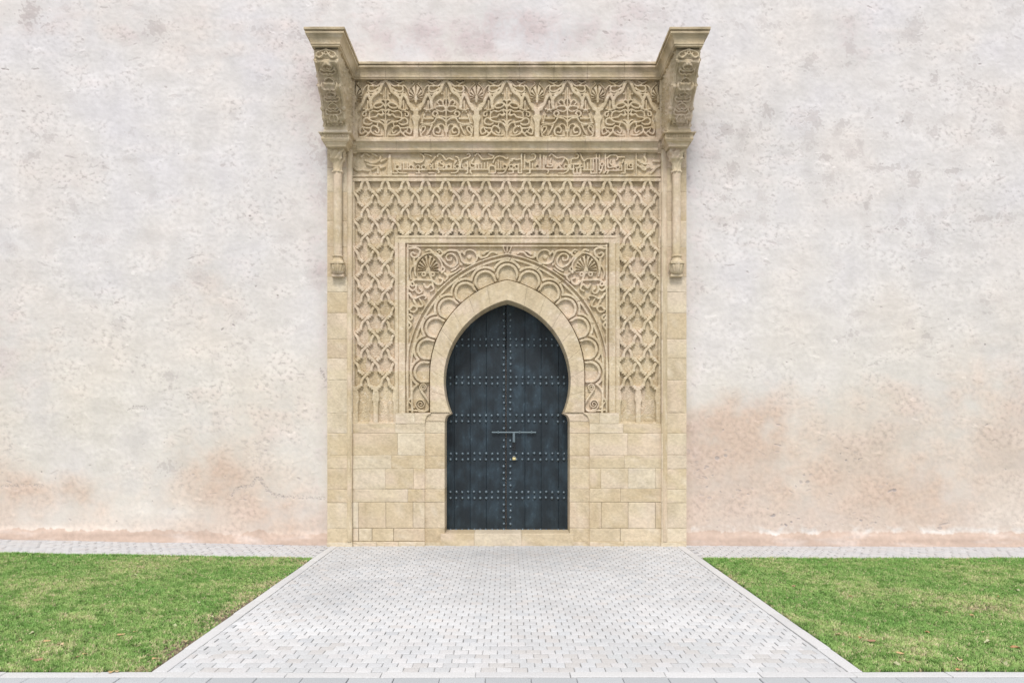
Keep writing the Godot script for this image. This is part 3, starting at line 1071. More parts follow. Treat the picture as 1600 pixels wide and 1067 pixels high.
		shell(R, Vector2(sx, 112.0 + 392.0 / sc), 20.0, 9.4, 30 + b, 9, 1.0, 1.9)
		R.path(PackedVector2Array([Vector2(sx, 112.0 + 390.0 / sc), Vector2(sx, 112.0 + 450.0 / sc)]), 4.2, 0.9, 30 + b)
		R.disc(Vector2(sx, 112.0 + 452.0 / sc), 2.0, 0.9, 30 + b)
	emit(R, 0.012, 0.046, gate, "frieze_panel", names)

func inscription() -> void:
	var R := Relief.new(551.0, 234.0, 1033.0, 283.0, 2.2)
	R.rect(550, 235.0, 1034, 238.6, 0.9, 9)
	R.rect(550, 272.6, 1034, 276.4, 1.0, 9)
	R.rect(550, 277.6, 1034, 284, 1.15, 9)
	var w := 3.0
	var A := Vector2(550, 232)
	for s in ["660 325 760 325", "800 325 960 325", "980 330 1170 330", "665 225 665 325", "700 340 720 368 765 384 850 384", "645 384 700 384", "760 220 760 325", "805 225 805 325", "860 225 860 325", "1000 384 1060 384",
		"1042 330 1042 384", "1065 80 1112 112 1120 170 1080 214 1010 224 968 200", "1130 82 1190 95 1235 120"]:
		R.path(curve(s, A, 10.0), w if s.length() < 20 else 2.5, 1.0, 1, 0.7)
	for c in [[705, 288], [920, 290], [1025, 290], [1115, 290]]:
		R.ring(A + Vector2(c[0], c[1]) / 10.0, 3.1, 2.3, 1.0, 1, 0.0, TAU, 0.7)
	var B := Vector2(670, 232)
	for s in ["0 400 40 400", "90 400 150 400", "205 400 570 400", "620 400 735 400", "820 400 1150 400", "1285 400 1450 400", "1540 400 1600 400", "75 290 75 400", "130 290 130 400", "330 320 330 400", "430 300 430 400", "480 310 480 400",
		"905 295 905 400", "960 295 960 400", "1010 295 1010 400", "1070 280 1070 400", "1130 270 1130 400", "1290 270 1290 400", "1335 230 1335 400", "1385 260 1385 400", "745 250 745 465 715 480", "800 400 800 465 825 480",
		"20 300 60 330 30 360", "0 470 90 470"]:
		R.path(curve(s, B, 12.31, 0.0, false), 3.0, 1.0, 1, 0.55)
	for s in ["180 360 275 360 275 310 235 290 215 260 235 235", "170 270 170 400 200 448 175 466", "655 305 660 360 745 360 740 305 715 280", "790 300 800 360 885 360 885 310 830 290 822 262 862 188",
		"160 150 185 105 235 110 290 170 330 215 385 185 460 215", "40 270 95 195 125 160", "520 155 570 185 585 260 590 330 570 410 520 460 430 470", "605 400 615 280 650 205 750 175 795 130 770 95 735 110", "490 290 530 240",
		"890 135 930 95 985 145 1030 205 1140 200 1225 185 1250 140 1200 125 1150 100", "1235 270 1265 195 1330 150 1420 155 1490 195 1520 170", "1150 470 1270 470 1270 350 1215 330 1165 350 1165 470", "1330 475 1430 470 1480 410 1530 310 1580 215 1610 200"]:
		R.path(curve(s, B, 12.31), 2.9, 1.0, 1, 0.55)
	for c in [[380, 345], [545, 345], [1460, 345]]:
		R.ring(B + Vector2(c[0], c[1]) / 12.31, 3.0, 2.2, 1.0, 1, 0.0, TAU, 0.7)
	var C := Vector2(780, 232)
	for s in ["180 400 360 400", "470 400 590 400", "610 400 940 400", "960 400 1330 400", "1380 400 1440 400", "270 400 270 470 190 475", "370 300 370 470 430 470", "430 100 430 470", "490 120 490 400", "590 280 590 470 530 480",
		"640 290 640 400", "790 110 790 400", "860 140 860 400", "900 150 900 300", "1430 300 1430 480 1560 480 1560 400", "1380 400 1380 300 1450 300", "1500 300 1580 300", "1530 350 1600 350", "1500 400 1500 470", "1080 390 1150 310 1200 380"]:
		R.path(curve(s, C, 12.31, 0.0, false), 3.0, 1.0, 1, 0.55)
	for s in ["240 240 280 195 330 212 400 200", "500 220 550 270 600 235 680 200 700 130 650 90 630 110", "920 340 1015 345 1015 300 975 290 1000 190", "920 400 950 430 930 475",
		"970 140 1000 95 1050 130 1120 180 1220 165 1310 210 1340 290 1350 370 1320 430 1240 475 1150 475", "1200 300 1250 210", "1380 300 1400 200 1500 185 1530 130 1480 95"]:
		R.path(curve(s, C, 12.31), 2.9, 1.0, 1, 0.55)
	for c in [[230, 345], [340, 345], [735, 345], [1290, 345]]:
		R.ring(C + Vector2(c[0], c[1]) / 12.31, 3.0, 2.2, 1.0, 1, 0.0, TAU, 0.7)
	var E := Vector2(900, 232)
	for s in ["0 280 70 280 70 340 0 340", "20 345 20 440 90 440 90 360", "130 380 300 380", "150 250 150 380", "210 260 210 380", "270 180 270 440 370 440 370 100", "310 180 310 380", "420 100 420 380 460 385", "530 100 530 380",
		"570 390 820 390", "820 300 820 390", "880 250 880 440 810 440", "880 270 920 260 920 370 1020 370 1020 240", "1080 60 1080 450"]:
		R.path(curve(s, E, 11.43, 0.0, false), 3.0, 1.0, 1, 0.55)
	for s in ["80 90 110 170 150 220 200 185 270 180 390 175", "420 440 460 390 480 300", "560 170 620 120 720 120 750 180 730 200", "770 150 870 150", "500 440 540 390", "570 200 580 330 650 330 640 290 610 260 630 200", "590 390 560 440", "700 330 740 310", "830 260 850 200"]:
		R.path(curve(s, E, 11.43), 2.9, 1.0, 1, 0.55)
	for c in [[470, 280], [750, 335], [985, 295]]:
		R.ring(E + Vector2(c[0], c[1]) / 11.43, 2.8, 2.2, 1.0, 1, 0.0, TAU, 0.7)
	# leaves at both ends
	for s in ["1090 280 1160 330 1230 380 1290 310 1360 350", "1120 210 1200 260 1290 270", "1340 440 1420 350 1500 300", "1240 90 1230 150 1260 210 1240 260", "1400 220 1500 220", "1180 300 1240 340 1300 330"]:
		R.path(curve(s, E, 11.43), 4.2, 0.9, 2, 1.6)
	for s in ["30 300 80 335 150 330", "140 120 200 75 260 105", "200 180 320 225 420 180 440 120", "230 240 300 262 400 272", "310 325 390 295 400 380", "150 325 240 342", "300 60 380 110", "450 200 520 160", "450 300 500 280"]:
		R.path(curve(s, A, 10.0), 4.0, 0.85, 3, 2.0)
	R.path(curve("585 100 585 380", A, 10.0, 0.0, false), 4.0, 0.95, 4, 1.0, 9.0)
	emit(R, -0.002, 0.034, gate, "inscription_panel", {1: "lettering", 2: "leaf_ornament", 3: "leaf_ornament", 4: "carved_post", 9: "border_fillet"}, PackedByteArray(), 0.08)

const PX := 31.63
const PY := 21.95
func lattice_strands(R: Relief, first: int, last: int) -> void:
	var xa := R.x0 - 40.0
	var xb := R.x0 + R.nx / R.r + 40.0
	for j in R.ny:                       # the field leans back towards the foot of every cell and is roughly pecked
		for i in R.nx:
			var px := R.x0 + i / R.r
			var py := R.y0 + j / R.r
			var e := fposmod((py - 302.5) / PY, 2.0)
			var g := fposmod((px - 569.7) / PX, 1.0)
			var y := fposmod(e, 1.0) * PY
			var q := lerpf(3.4, 6.4, clampf((y - 3.7) / 8.9, 0.0, 1.0)) * clampf(y / 3.7, 0.0, 1.0) + 9.1 * clampf((y - 12.6) / 9.35, 0.0, 1.0)
			var wide := q if e < 1.0 else PX * 0.5 - q
			var t := fposmod(e + (0.0 if absf(g - 0.5) * PX < wide else 1.0), 2.0) * 0.5
			R.H[j * R.nx + i] = -0.25 - 0.95 * t + 0.14 * nf.get_noise_2d(px * 11.0, py * 11.0)
	for row in range(first, last):
		var y := 302.5 + PY * row
		var off := PX * 0.5 if row % 2 == 0 else 0.0
		var n0 := floori((xa - 569.7 - off) / PX)
		var n1 := ceili((xb - 569.7 - off) / PX)
		for n in range(n0, n1 + 1):
			var c := Vector2(569.7 + off + PX * n, y)
			for s in [-1.0, 1.0]:
				var jt := Vector2(rng.randf_range(-0.35, 0.35), rng.randf_range(-0.35, 0.35))
				var p := PackedVector2Array()
				for q in [Vector2(0, 0), Vector2(3.2, 3.0), Vector2(5.2, 6.6), Vector2(6.0, 10.2), Vector2(6.9, 13.2), Vector2(9.6, 15.7), Vector2(12.6, 18.0), Vector2(15.8, PY)]:
					p.append(c + Vector2(q.x * s, q.y) + (jt if q.y > 1.0 and q.y < 20.0 else Vector2.ZERO))
				R.path(p, 4.5, 1.0, 1, 0.55)
				for q in [[3.8, 11.0, 8.4, 15.9], [6.6, 14.0, 11.4, 18.5], [9.6, 16.4, 14.4, 21.0]]:
					var xa2: float = minf(q[0] * s, q[2] * s) + c.x + jt.x
					R.rect(xa2, c.y + q[1] + jt.y, xa2 + q[2] - q[0], c.y + q[3] + jt.y, 0.98, 1, 0.5)
		# the strand that passes over at the crossing
		for n in range(n0, n1 + 1):
			var c := Vector2(569.7 + off + PX * n, y)
			var s := 1.0 if row % 2 == 0 else -1.0
			var d := Vector2(s * 0.66, 0.75)
			var e := Vector2(-d.y, d.x) * 2.55
			R.cut(PackedVector2Array([c - d * 3.0 + e, c + d * 3.0 + e]), 0.9, 0.4, 0.7)
			R.cut(PackedVector2Array([c - d * 3.0 - e, c + d * 3.0 - e]), 0.9, 0.4, 0.7)

func lattice() -> void:
	var names := {1: "interlaced_ribbon", 3: "slender_column", 9: "border_fillet"}
	var T := Relief.new(551.0, 281.0, 1033.0, 369.5, 2.1)
	lattice_strands(T, -1, 4)
	T.rect(550, 280, 553.5, 372, 0.9, 9)
	T.rect(1030.5, 280, 1034, 372, 0.9, 9)
	T.rect(550, 280, 1034, 282.0, 1.0, 9)
	emit(T, 0.0, 0.028, gate, "lattice_panel", names, PackedByteArray(), 0.09)
	for side in 2:
		var xa := 551.0 if side == 0 else 964.5
		var R := Relief.new(xa, 369.5, xa + 68.0, 664.0, 2.1)
		lattice_strands(R, 2, 14)
		var cx := 586.4 if side == 0 else 998.0
		for j in R.ny:        # below the last crossing there are niches between slender columns
			for i in R.nx:
				if R.y0 + j / R.r > 611.0 and R.L[j * R.nx + i]:
					R.H[j * R.nx + i] = 0.0
					R.L[j * R.nx + i] = 0
		for c in [cx, cx - PX, cx + PX]:
			R.path(PackedVector2Array([Vector2(c, 606.0), Vector2(c, 611.0)]), 4.5, 1.0, 3)
			R.path(PackedVector2Array([Vector2(c, 612.0), Vector2(c, 617.0), Vector2(c, 624.0)]), 8.5, 0.95, 3, 0.9, 12.0)
			R.path(PackedVector2Array([Vector2(c, 622.0), Vector2(c, 630.0)]), 12.0, 0.9, 3, 0.9, 8.0)
			R.path(PackedVector2Array([Vector2(c, 630.0), Vector2(c, 665.0)]), 8.0, 0.9, 3)
		R.rect(xa - 1, 660.5, xa + 70, 666, 0.9, 9)
		R.rect(xa - 1, 368, xa + 2.5, 666, 0.9, 9)
		R.rect(xa + 65.5, 368, xa + 70, 666, 0.9, 9)
		emit(R, 0.0, 0.028, gate, "lattice_panel", names, PackedByteArray(), 0.09)

func alfiz() -> void:
	var R := Relief.new(617.0, 367.5, 968.0, 645.0, 2.1)
	var names := {1: "alfiz_frame", 2: "arch_moulding", 3: "carved_vine", 4: "keystone_bud", 5: "volute", 6: "volute"}
	var g := 1584.9                     # twice the middle line
	# frame: flat band, deep groove, fillet
	for s in 2:
		var f := func(x: float) -> float: return x if s == 0 else g - x
		R.rect(minf(f.call(616.0), f.call(633.2)), 366, maxf(f.call(616.0), f.call(633.2)), 646, 1.0, 1)
		R.rect(minf(f.call(635.2), f.call(638.4)), 381, maxf(f.call(635.2), f.call(638.4)), 644.5, 0.95, 1)
		R.cut(PackedVector2Array([Vector2(f.call(622.4), 372.5), Vector2(f.call(622.4), 645)]), 0.9, 0.6)
	R.rect(616, 366, 969, 380.2, 1.0, 1)
	R.rect(635.2, 382.2, 949.7, 385.6, 0.95, 1)
	R.cut(PackedVector2Array([Vector2(622.4, 372.5), Vector2(962.5, 372.5)]), 0.9, 0.6)
	# outer moulding of the arch: two rolls
	for s in 2:
		for ringw in [[0.0, 2.6, 1.0], [6.6, 3.8, 0.97]]:
			var p := PackedVector2Array()
			for i in 61:
				var a := lerpf(-0.02, 1.4172, i / 60.0)
				var rad: float = 185.5 - ringw[0]
				var q := Vector2(820.5 - rad * cos(a), 580.0 - rad * sin(a))
				q.x = minf(q.x, CX)
				p.append(q if s == 0 else Vector2(g - q.x, q.y))
			var e := Vector2(637.2 + ringw[0], 644.0)
			p.insert(0, e if s == 0 else Vector2(g - e.x, e.y))
			R.path(p, ringw[1], ringw[2], 2, 0.6)
	# scallops: thirteen lobes, each a double ribbon
	var sectors := 20
	for s in 2:
		for k in 7:
			if s == 1 and k == 0:
				continue
			var a := 1.381 - 0.2262 * k
			var n := Vector2(-cos(a), -sin(a))
			var c := Vector2(822.5, 585.0) + n * 159.3
			if s == 1:
				c.x = g - c.x
				n.x = -n.x
			if k == 0:
				n = Vector2(0, -1)
				c.x = CX
			var lab := sectors + k + s * 8
			names[lab] = "scallop"
			var th := n.angle()
			R.ring(c, 21.8, 4.3, 0.92, lab, th - 1.08, th + 1.08, 0.6)
			R.ring(c, 15.5, 4.5, 1.0, lab, th - 1.85, th + 1.85, 0.6)
			var gap := PackedVector2Array()
			for i in 25:
				gap.append(c + n.rotated(lerpf(-1.25, 1.25, i / 24.0)) * 18.7)
			R.cut(gap, 1.5, 0.0, 0.7)
			for t in [-1.0, 1.0]:
				var m: Vector2 = Vector2(-n.y, n.x) * t
				R.path(PackedVector2Array([c + n * (15.5 * cos(1.85)) + m * 15.5 * sin(1.85), c - n * 7.6 + m * 15.4]), 4.0, 1.0, lab, 0.6, 2.2)
				R.cut(PackedVector2Array([c - n * 0.5 + m * 17.9, c - n * 7.5 + m * 18.4]), 1.5, 0.0, 0.7)
			if k < 5:
				R.cut(PackedVector2Array([c + n * 21.0 + Vector2(-n.y, n.x) * 4.0, c + n * 33.0 + Vector2(-n.y, n.x) * 9.0]), 0.8, 0.45)
	# volutes at the feet of the scallops
	for s in 2:
		var o := Vector2(545, 560)
		var mir := 0.0 if s == 0 else g * 0.5
		R.path(curve("1030 400 960 480 940 590 900 640", o, 9.7, mir), 3.8, 0.95, 5 + s)
		R.path(curve("1080 470 1150 570 1210 660 1220 740 1160 800 1060 800", o, 9.7, mir), 3.6, 0.95, 5 + s)
		R.path(curve("890 780 1000 790 1120 790", o, 9.7, mir, false), 3.0, 0.9, 5 + s)
		R.path(curve("900 640 940 700 990 750", o, 9.7, mir), 2.6, 0.85, 5 + s)
		for v in [[1128, 437, 6.2], [1085, 695, 8.4]]:
			var c := o + Vector2(v[0], v[1]) / 9.7
			if s == 1:
				c.x = g - c.x
			R.spiral(c, v[2], 2.1, 1.8, 1.0 if s == 0 else -1.0, 2.6, 1.0, 5 + s)
	# spandrels: shell, scrolls and leaves
	for s in 2:
		var o := Vector2(630, 375)
		var mir := 0.0 if s == 0 else g * 0.5
		var lab := 40 + s
		names[lab] = "shell_ornament"
		for l in ["90 120 180 112 240 150 212 230 150 252 108 210 130 178 168 198", "330 152 380 138 420 170 470 222 540 252 572 292 640 362 722 392 780 330 772 260 720 202 652 202 620 242 642 290 692 290 702 254",
			"480 190 530 232 572 190 530 140 490 150", "590 190 650 150 740 148 800 170 830 232 862 312 940 342 1030 322 1072 250 1040 172 970 140 902 160 890 210", "830 182 850 160 882 202", "1070 200 1112 242 1150 252 1212 232 1262 182 1322 175 1355 196",
			"1100 180 1112 232", "640 512 740 472 830 412", "600 482 642 530 600 592", "450 602 500 642 552 622 572 570 522 550", "170 572 130 600 100 622 120 662 160 652 142 612", "190 572 280 577 400 582 450 602", "80 692 130 732 170 702",
			"190 652 180 722 222 772 270 742 232 702", "300 642 342 692 400 642 442 702 392 742", "90 772 130 832 180 842 240 812 300 802 332 832 312 852", "150 872 212 962 282 942 232 852", "90 1002 140 952 200 982 162 1042 100 1032",
			"95 1080 130 1120 100 1160 80 1120", "70 1180 110 1230 75 1290", "60 690 90 640 80 600", "560 470 600 420 570 380", "230 260 180 330 160 420 180 520", "700 440 760 410 800 370", "1160 200 1200 170 1240 160"]:
			R.path(curve(l, o, 9.276, mir), 4.2, 0.95, 3, 0.7, 3.0)
		for l in ["150 262 152 352 112 402 96 482 112 562", "520 432 560 452 602 422", "380 470 420 610 440 680"]:
			R.path(curve(l, o, 9.276, mir), 4.6, 0.85, 3, 1.2, 2.4)
		# raised hoop round the shell
		R.path(curve("165 480 190 330 280 222 400 182 500 252 560 352 545 440", o, 9.276, mir), 3.2, 0.95, 3)
		for q in [[955, 245, 3.6], [840, 350, 2.6], [130, 190, 2.4], [520, 170, 2.2], [150, 640, 2.0], [690, 262, 2.0]]:
			var c := o + Vector2(q[0], q[1]) / 9.276
			if s == 1:
				c.x = g - c.x
			R.disc(c, q[2], 0.72, 3, 1.6)
		var sc := o + Vector2(360, 470) / 9.276
		if s == 1:
			sc.x = g - sc.x
		for j in range(-1, 2):
			R.seg(sc + Vector2(j * 9.0, -10), sc + Vector2(j * 4.0, -2), 9.0, 8.0, 0.75, lab, 1.0)
		shell(R, sc + Vector2(0, -3.4), 22.5, 15.0, lab, 11, 1.0, 1.75)
		for t in [-1.0, 1.0]:
			R.disc(sc + Vector2(t * 7.0, 2.6), 4.2, 0.95, lab)
			R.cut(PackedVector2Array([sc + Vector2(t * 7.0, 2.6), sc + Vector2(t * 7.0 + 0.1, 2.6)]), 2.4, 0.3)
	# bud at the top of the arch
	R.path(curve("786 385 789 393 792.5 396 796 393 799 385", Vector2.ZERO, 1.0), 2.2, 1.0, 4)
	R.path(curve("792.5 385 792.5 393", Vector2.ZERO, 1.0, 0.0, false), 2.6, 0.9, 4)
	var skip := PackedByteArray()
	skip.resize(R.nx * R.ny)
	for j in R.ny:
		for i in R.nx:
			var px := R.x0 + i / R.r
			var py := R.y0 + j / R.r
			if in_arch(px, py, -2.5):
				skip[j * R.nx + i] = 1
			elif in_arch(px, py, 1.7):       # a groove marks off the plain ring of the arch
				R.H[j * R.nx + i] = minf(R.H[j * R.nx + i], -1.0)
	emit(R, 0.0, 0.042, gate, "spandrel_panel", names, skip, 0.06)

func arch_ring() -> void:
	var n := 8
	for s in 2:
		for i in n:
			var u0 := float(i) / n + 0.0005
			var u1 := float(i + 1) / n - (0.0 if i == n - 1 else 0.0005)
			var f := func(u: float, v: float) -> Vector2:
				# u runs outwards or inwards so that the face stays the right way round
				var t := lerpf(u1, u0, v)
				var a := intrados(t)
				var b := extrados(t)
				var p := b.lerp(a, u)
				if s == 1:
					p = extrados(t).lerp(intrados(t), 1.0 - u)
					p.x = 2.0 * CX - p.x
				return p
			part("voussoir", patch(f, 4, 6, 0.004 + rng.randf_range(-0.0005, 0.0005), -0.43, 0.002, 0.0012, rng.randf_range(0.0, 0.05), 0.0), mats.stone, gate)

func ashlar() -> void:
	var g := 2.0 * CX
	# corbels that carry the arch and the piers of the opening
	for s in 2:
		var flip := func(x: float) -> float: return x if s == 0 else g - x
		var cove := func(u: float, v: float) -> Vector2:
			var xe := 704.4
			if v > 0.16:
				var t := (v - 0.16) / 0.84
				xe = 703.4 - 8.6 * sqrt(maxf(0.0, 1.0 - pow(1.0 - t, 2.0)))
			var x := lerpf(662.0, xe, u)
			if s == 1:
				x = lerpf(g - xe, g - 662.0, u)
			return Vector2(x, lerpf(644.9, 658.5, v))
		part("jamb_stone", patch(cove, 4, 8, -0.012, -0.43, 0.003, 0.004, 0.05, 40.0), mats.stone, gate)
		var cove2 := func(u: float, v: float) -> Vector2:
			var xe := 673.0
			if v > 0.12:
				var t := (v - 0.12) / 0.88
				xe = 672.0 - 8.2 * sqrt(maxf(0.0, 1.0 - pow(1.0 - t, 2.0)))
			var x := lerpf(648.0, xe, u)
			if s == 1:
				x = lerpf(g - xe, g - 648.0, u)
			return Vector2(x, lerpf(645.2, 662.0, v))
		part("stone_block", patch(cove2, 4, 8, 0.013, -0.3, 0.003, 0.004, 0.15, 90.0), mats.stone, gate)
		block("stone_block", minf(flip.call(617.5), flip.call(648.0)), 645.2, maxf(flip.call(617.5), flip.call(648.0)), 662, 0.012, -0.3, 0.3)
		var ys := [658.5, 677, 712.5, 732.3, 764, 784.5, 825.5, 847]
		for i in ys.size() - 1:
			var tint := rng.randf_range(-0.34, 0.3)
			if i == 6:
				tint = -0.9 if s == 0 else -0.3
			block("jamb_stone", minf(flip.call(662.0), flip.call(694.6)), ys[i], maxf(flip.call(662.0), flip.call(694.6)), ys[i + 1], -0.02, -0.43, tint)
		block("footing_stone", minf(flip.call(662.0), flip.call(694.6)), 847, maxf(flip.call(662.0), flip.call(694.6)), 854.5, -0.014, -0.43, 0.1)
	# walling of the two lower panels, course by course: y0, y1, then the joints
	var left := [[662, 677, 551, 617, 663.5], [677, 711.5, 551, 621, 663.5], [711.5, 732.4, 551, 611, 663.5], [732.4, 764.2, 551, 602, 646, 663.5], [764.2, 784.5, 551, 637, 663.5], [784.5, 825.6, 551, 559.5, 602.5, 645, 663.5], [825.6, 846, 551, 560, 581, 614.8, 663.5]]
	var right := [[662, 677, 921.5, 974, 1034], [677, 711.5, 921.5, 981, 1034], [711.5, 731.5, 921.5, 976, 1034], [731.5, 763.5, 921.5, 939, 981.8, 1024.5, 1034], [763.5, 784.8, 921.5, 970, 1034], [784.8, 826, 921.5, 939.8, 981.8, 1024.5, 1034], [826, 847, 921.5, 969.5, 1034]]
	for set_ in [left, right]:
		for c in set_:
			for i in range(2, c.size() - 1):
				var low: float = clampf((c[0] - 700.0) / 120.0, 0.0, 1.0)
				var tint := rng.randf_range(-0.38, 0.42) - (0.14 * low if rng.randf() < 0.6 else -0.08)
				block("stone_block", c[i], c[0], c[i + 1], c[1], 0.008, -0.3, tint, 0.10 + 0.22 * low * low)
	for q in [[551, 588, 0.1], [588, 622, 0.0], [622, 663.5, 0.15], [921.5, 975, 0.05], [975, 1034, 0.2]]:
		block("footing_stone", q[0], 846.3, q[1], 856, 0.016 + rng.randf() * 0.006, -0.3, q[2])
	# threshold in three stones
	for q in [[688, 741, -0.1], [741, 815, 0.35], [815, 896.5, 0.1]]:
		block("threshold_stone", q[0], 833.6, q[1], 855, -0.006, -0.44, q[2])
	# pilasters: stones of the outer strips, course by course
	for s in 2:
		var ys := [233, 262, 300, 345, 386, 432, 456, 489, 530, 560, 594, 645, 677, 711, 732.4, 765, 785.5, 826, 847.5]
		var xa := 510.8 if s == 0 else 1034.0
		for i in ys.size() - 1:
			block("pilaster_stone", xa, ys[i], xa + 39.2, ys[i + 1], 0.045, -0.3, rng.randf_range(-0.42, 0.36))
		block("pilaster_stone", xa - 0.6, 847.5, xa + 39.4, 857, 0.056, -0.3, 0.25)
		# roll along the inner edge
		var st := begin()
		var xc := 545.5 if s == 0 else 1039.4
		var y := 236.0
		while y < 846.0:
			for i in 6:
				var p: Array[Vector3] = []
				for c in [[0, 0], [1, 0], [1, 1], [0, 1]]:
					var a: float = PI * (i + c[0]) / 6.0
					p.append(at(xc - cos(a) * 3.6, y + c[1] * 12.2, 0.043) + Vector3(0, 0, sin(a) * 0.016))
				quad(st, p[0], p[1], p[2], p[3], tone_at(p[0]), tone_at(p[1]), tone_at(p[2]), tone_at(p[3]))
			y += 12.2
		part("edge_roll", done(st), mats.stone, gate)
		# the strip behind each bracket, beside the frieze
		for q in [[119.5, 150], [150, 182], [182, 218]]:
			var x2 := 512.0 if s == 0 else 1031.5
			block("pilaster_stone", x2, q[0], x2 + 41.5, q[1], 0.024, -0.3, rng.randf_range(-0.2, 0.1))

func mouldings() -> void:
	# cornice: breaks forward over the brackets
	var yt := 6.193
	var u := 1.0 / S
	var prof := PackedVector2Array()
	for q in [[-0.02, 23.6], [0.014, 23.6], [0.020, 23.2], [0.020, 21.4], [0.033, 20.9], [0.033, 19.0], [0.030, 18.6], [0.036, 16.5], [0.048, 13.0], [0.066, 10.4], [0.088, 9.0], [0.098, 8.6], [0.102, 8.1], [0.102, 5.8], [0.098, 5.2], [0.078, 5.0], [0.078, 4.2], [0.113, 4.0], [0.118, 3.5], [0.118, 0.6], [0.113, 0.0], [-0.12, -0.6]]:
		prof.append(Vector2(q[0] * 0.75, yt - q[1] * u))
	var joints := [-1.98, -1.56, -1.13, -0.72, -0.27, 0.16, 0.6, 1.03, 1.5, 1.98]
	for i in joints.size() - 1:
		var a: float = joints[i] + (0.0015 if i > 0 else 0.087)
		var b: float = joints[i + 1] - (0.0015 if i < joints.size() - 2 else 0.087)
		sweep("cornice_stone", PackedVector2Array([Vector2(a, 0.03), Vector2(b, 0.03)]), prof, gate)
	sweep("bracket_cornice", PackedVector2Array([Vector2(-2.28, -0.14), Vector2(-2.28, 0.945), Vector2(-1.98, 0.945), Vector2(-1.98, 0.03), Vector2(-1.8945, 0.03)]), prof, gate)
	sweep("bracket_cornice", PackedVector2Array([Vector2(1.8945, 0.03), Vector2(1.98, 0.03), Vector2(1.98, 0.945), Vector2(2.28, 0.945), Vector2(2.28, -0.14)]), prof, gate)
	# fill over the brackets
	for s in [-1.0, 1.0]:
		var st := begin()
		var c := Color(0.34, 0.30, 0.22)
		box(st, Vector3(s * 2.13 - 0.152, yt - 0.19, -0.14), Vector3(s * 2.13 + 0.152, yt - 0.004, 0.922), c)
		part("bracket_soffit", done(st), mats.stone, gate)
	# string course between frieze and inscription, breaking forward as imposts
	var ys := 5.214
	var prof2 := PackedVector2Array()
	for q in [[-0.02, 17.6], [0.010, 17.6], [0.014, 17.0], [0.014, 15.6], [0.026, 15.2], [0.026, 13.6], [0.022, 13.2], [0.024, 11.0], [0.034, 8.0], [0.050, 5.6], [0.070, 4.2], [0.078, 3.9], [0.082, 3.4], [0.082, 0.6], [0.078, 0.0], [-0.12, -0.5]]:
		prof2.append(Vector2(q[0], ys - q[1] * u))
	var j2 := [-1.965, -1.42, -0.98, -0.45, 0.05, 0.52, 1.0, 1.46, 1.965]
	for i in j2.size() - 1:
		var a: float = j2[i] + (0.0012 if i > 0 else 0.028)
		var b: float = j2[i + 1] - (0.0012 if i < j2.size() - 2 else 0.028)
		sweep("string_course_stone", PackedVector2Array([Vector2(a, 0.015), Vector2(b, 0.015)]), prof2, gate)
	var prof3 := PackedVector2Array()
	for q in [[-0.1, 19.5], [0.0, 19.0], [0.004, 16.0], [0.020, 13.6], [0.042, 12.4], [0.048, 11.8], [0.048, 10.2], [0.058, 9.8], [0.058, 8.4], [0.052, 8.1], [0.054, 2.0], [0.080, 1.7], [0.086, 0.6], [0.082, 0.0], [-0.2, -0.5]]:
		prof3.append(Vector2(q[0], ys - q[1] * u))
	sweep("impost", PackedVector2Array([Vector2(-2.272, -0.14), Vector2(-2.272, 0.27), Vector2(-2.03, 0.27), Vector2(-2.03, 0.015), Vector2(-1.938, 0.015)]), prof3, gate)
	sweep("impost", PackedVector2Array([Vector2(1.938, 0.015), Vector2(2.03, 0.015), Vector2(2.03, 0.27), Vector2(2.272, 0.27), Vector2(2.272, -0.14)]), prof3, gate)
	for s in [-1.0, 1.0]:
		var st := begin()
		var c := Color(0.50, 0.43, 0.30)
		box(st, Vector3(s * 2.151 - 0.119, ys - 0.158, -0.14), Vector3(s * 2.151 + 0.119, ys - 0.004, 0.268), c)
		part("impost_core", done(st), mats.stone, gate)
		# row of small carved beads on the face of the impost
		var st2 := begin()
		for i in 9:
			var x: float = s * 2.151 - 0.128 + i * 0.032
			for ring in 2:
				var rr := 0.014 if ring == 0 else 0.006
				for k in 8:
					var a0 := TAU * k / 8.0
					var a1 := TAU * (k + 1) / 8.0
					var o := Vector3(x, ys - 0.042, 0.330 + ring * 0.005)
					var p0 := o + Vector3(cos(a0) * rr, sin(a0) * rr * 1.3, 0)
					var p1 := o + Vector3(cos(a1) * rr, sin(a1) * rr * 1.3, 0)
					var cc := tone_at(o)
					tri(st2, o + Vector3(0, 0, 0.006), p1, p0, cc, cc, cc)
					quad1(st2, p0, p1, p1 - Vector3(0, 0, 0.02), p0 - Vector3(0, 0, 0.02), cc)
		part("carved_beads", done(st2), mats.stone, gate)

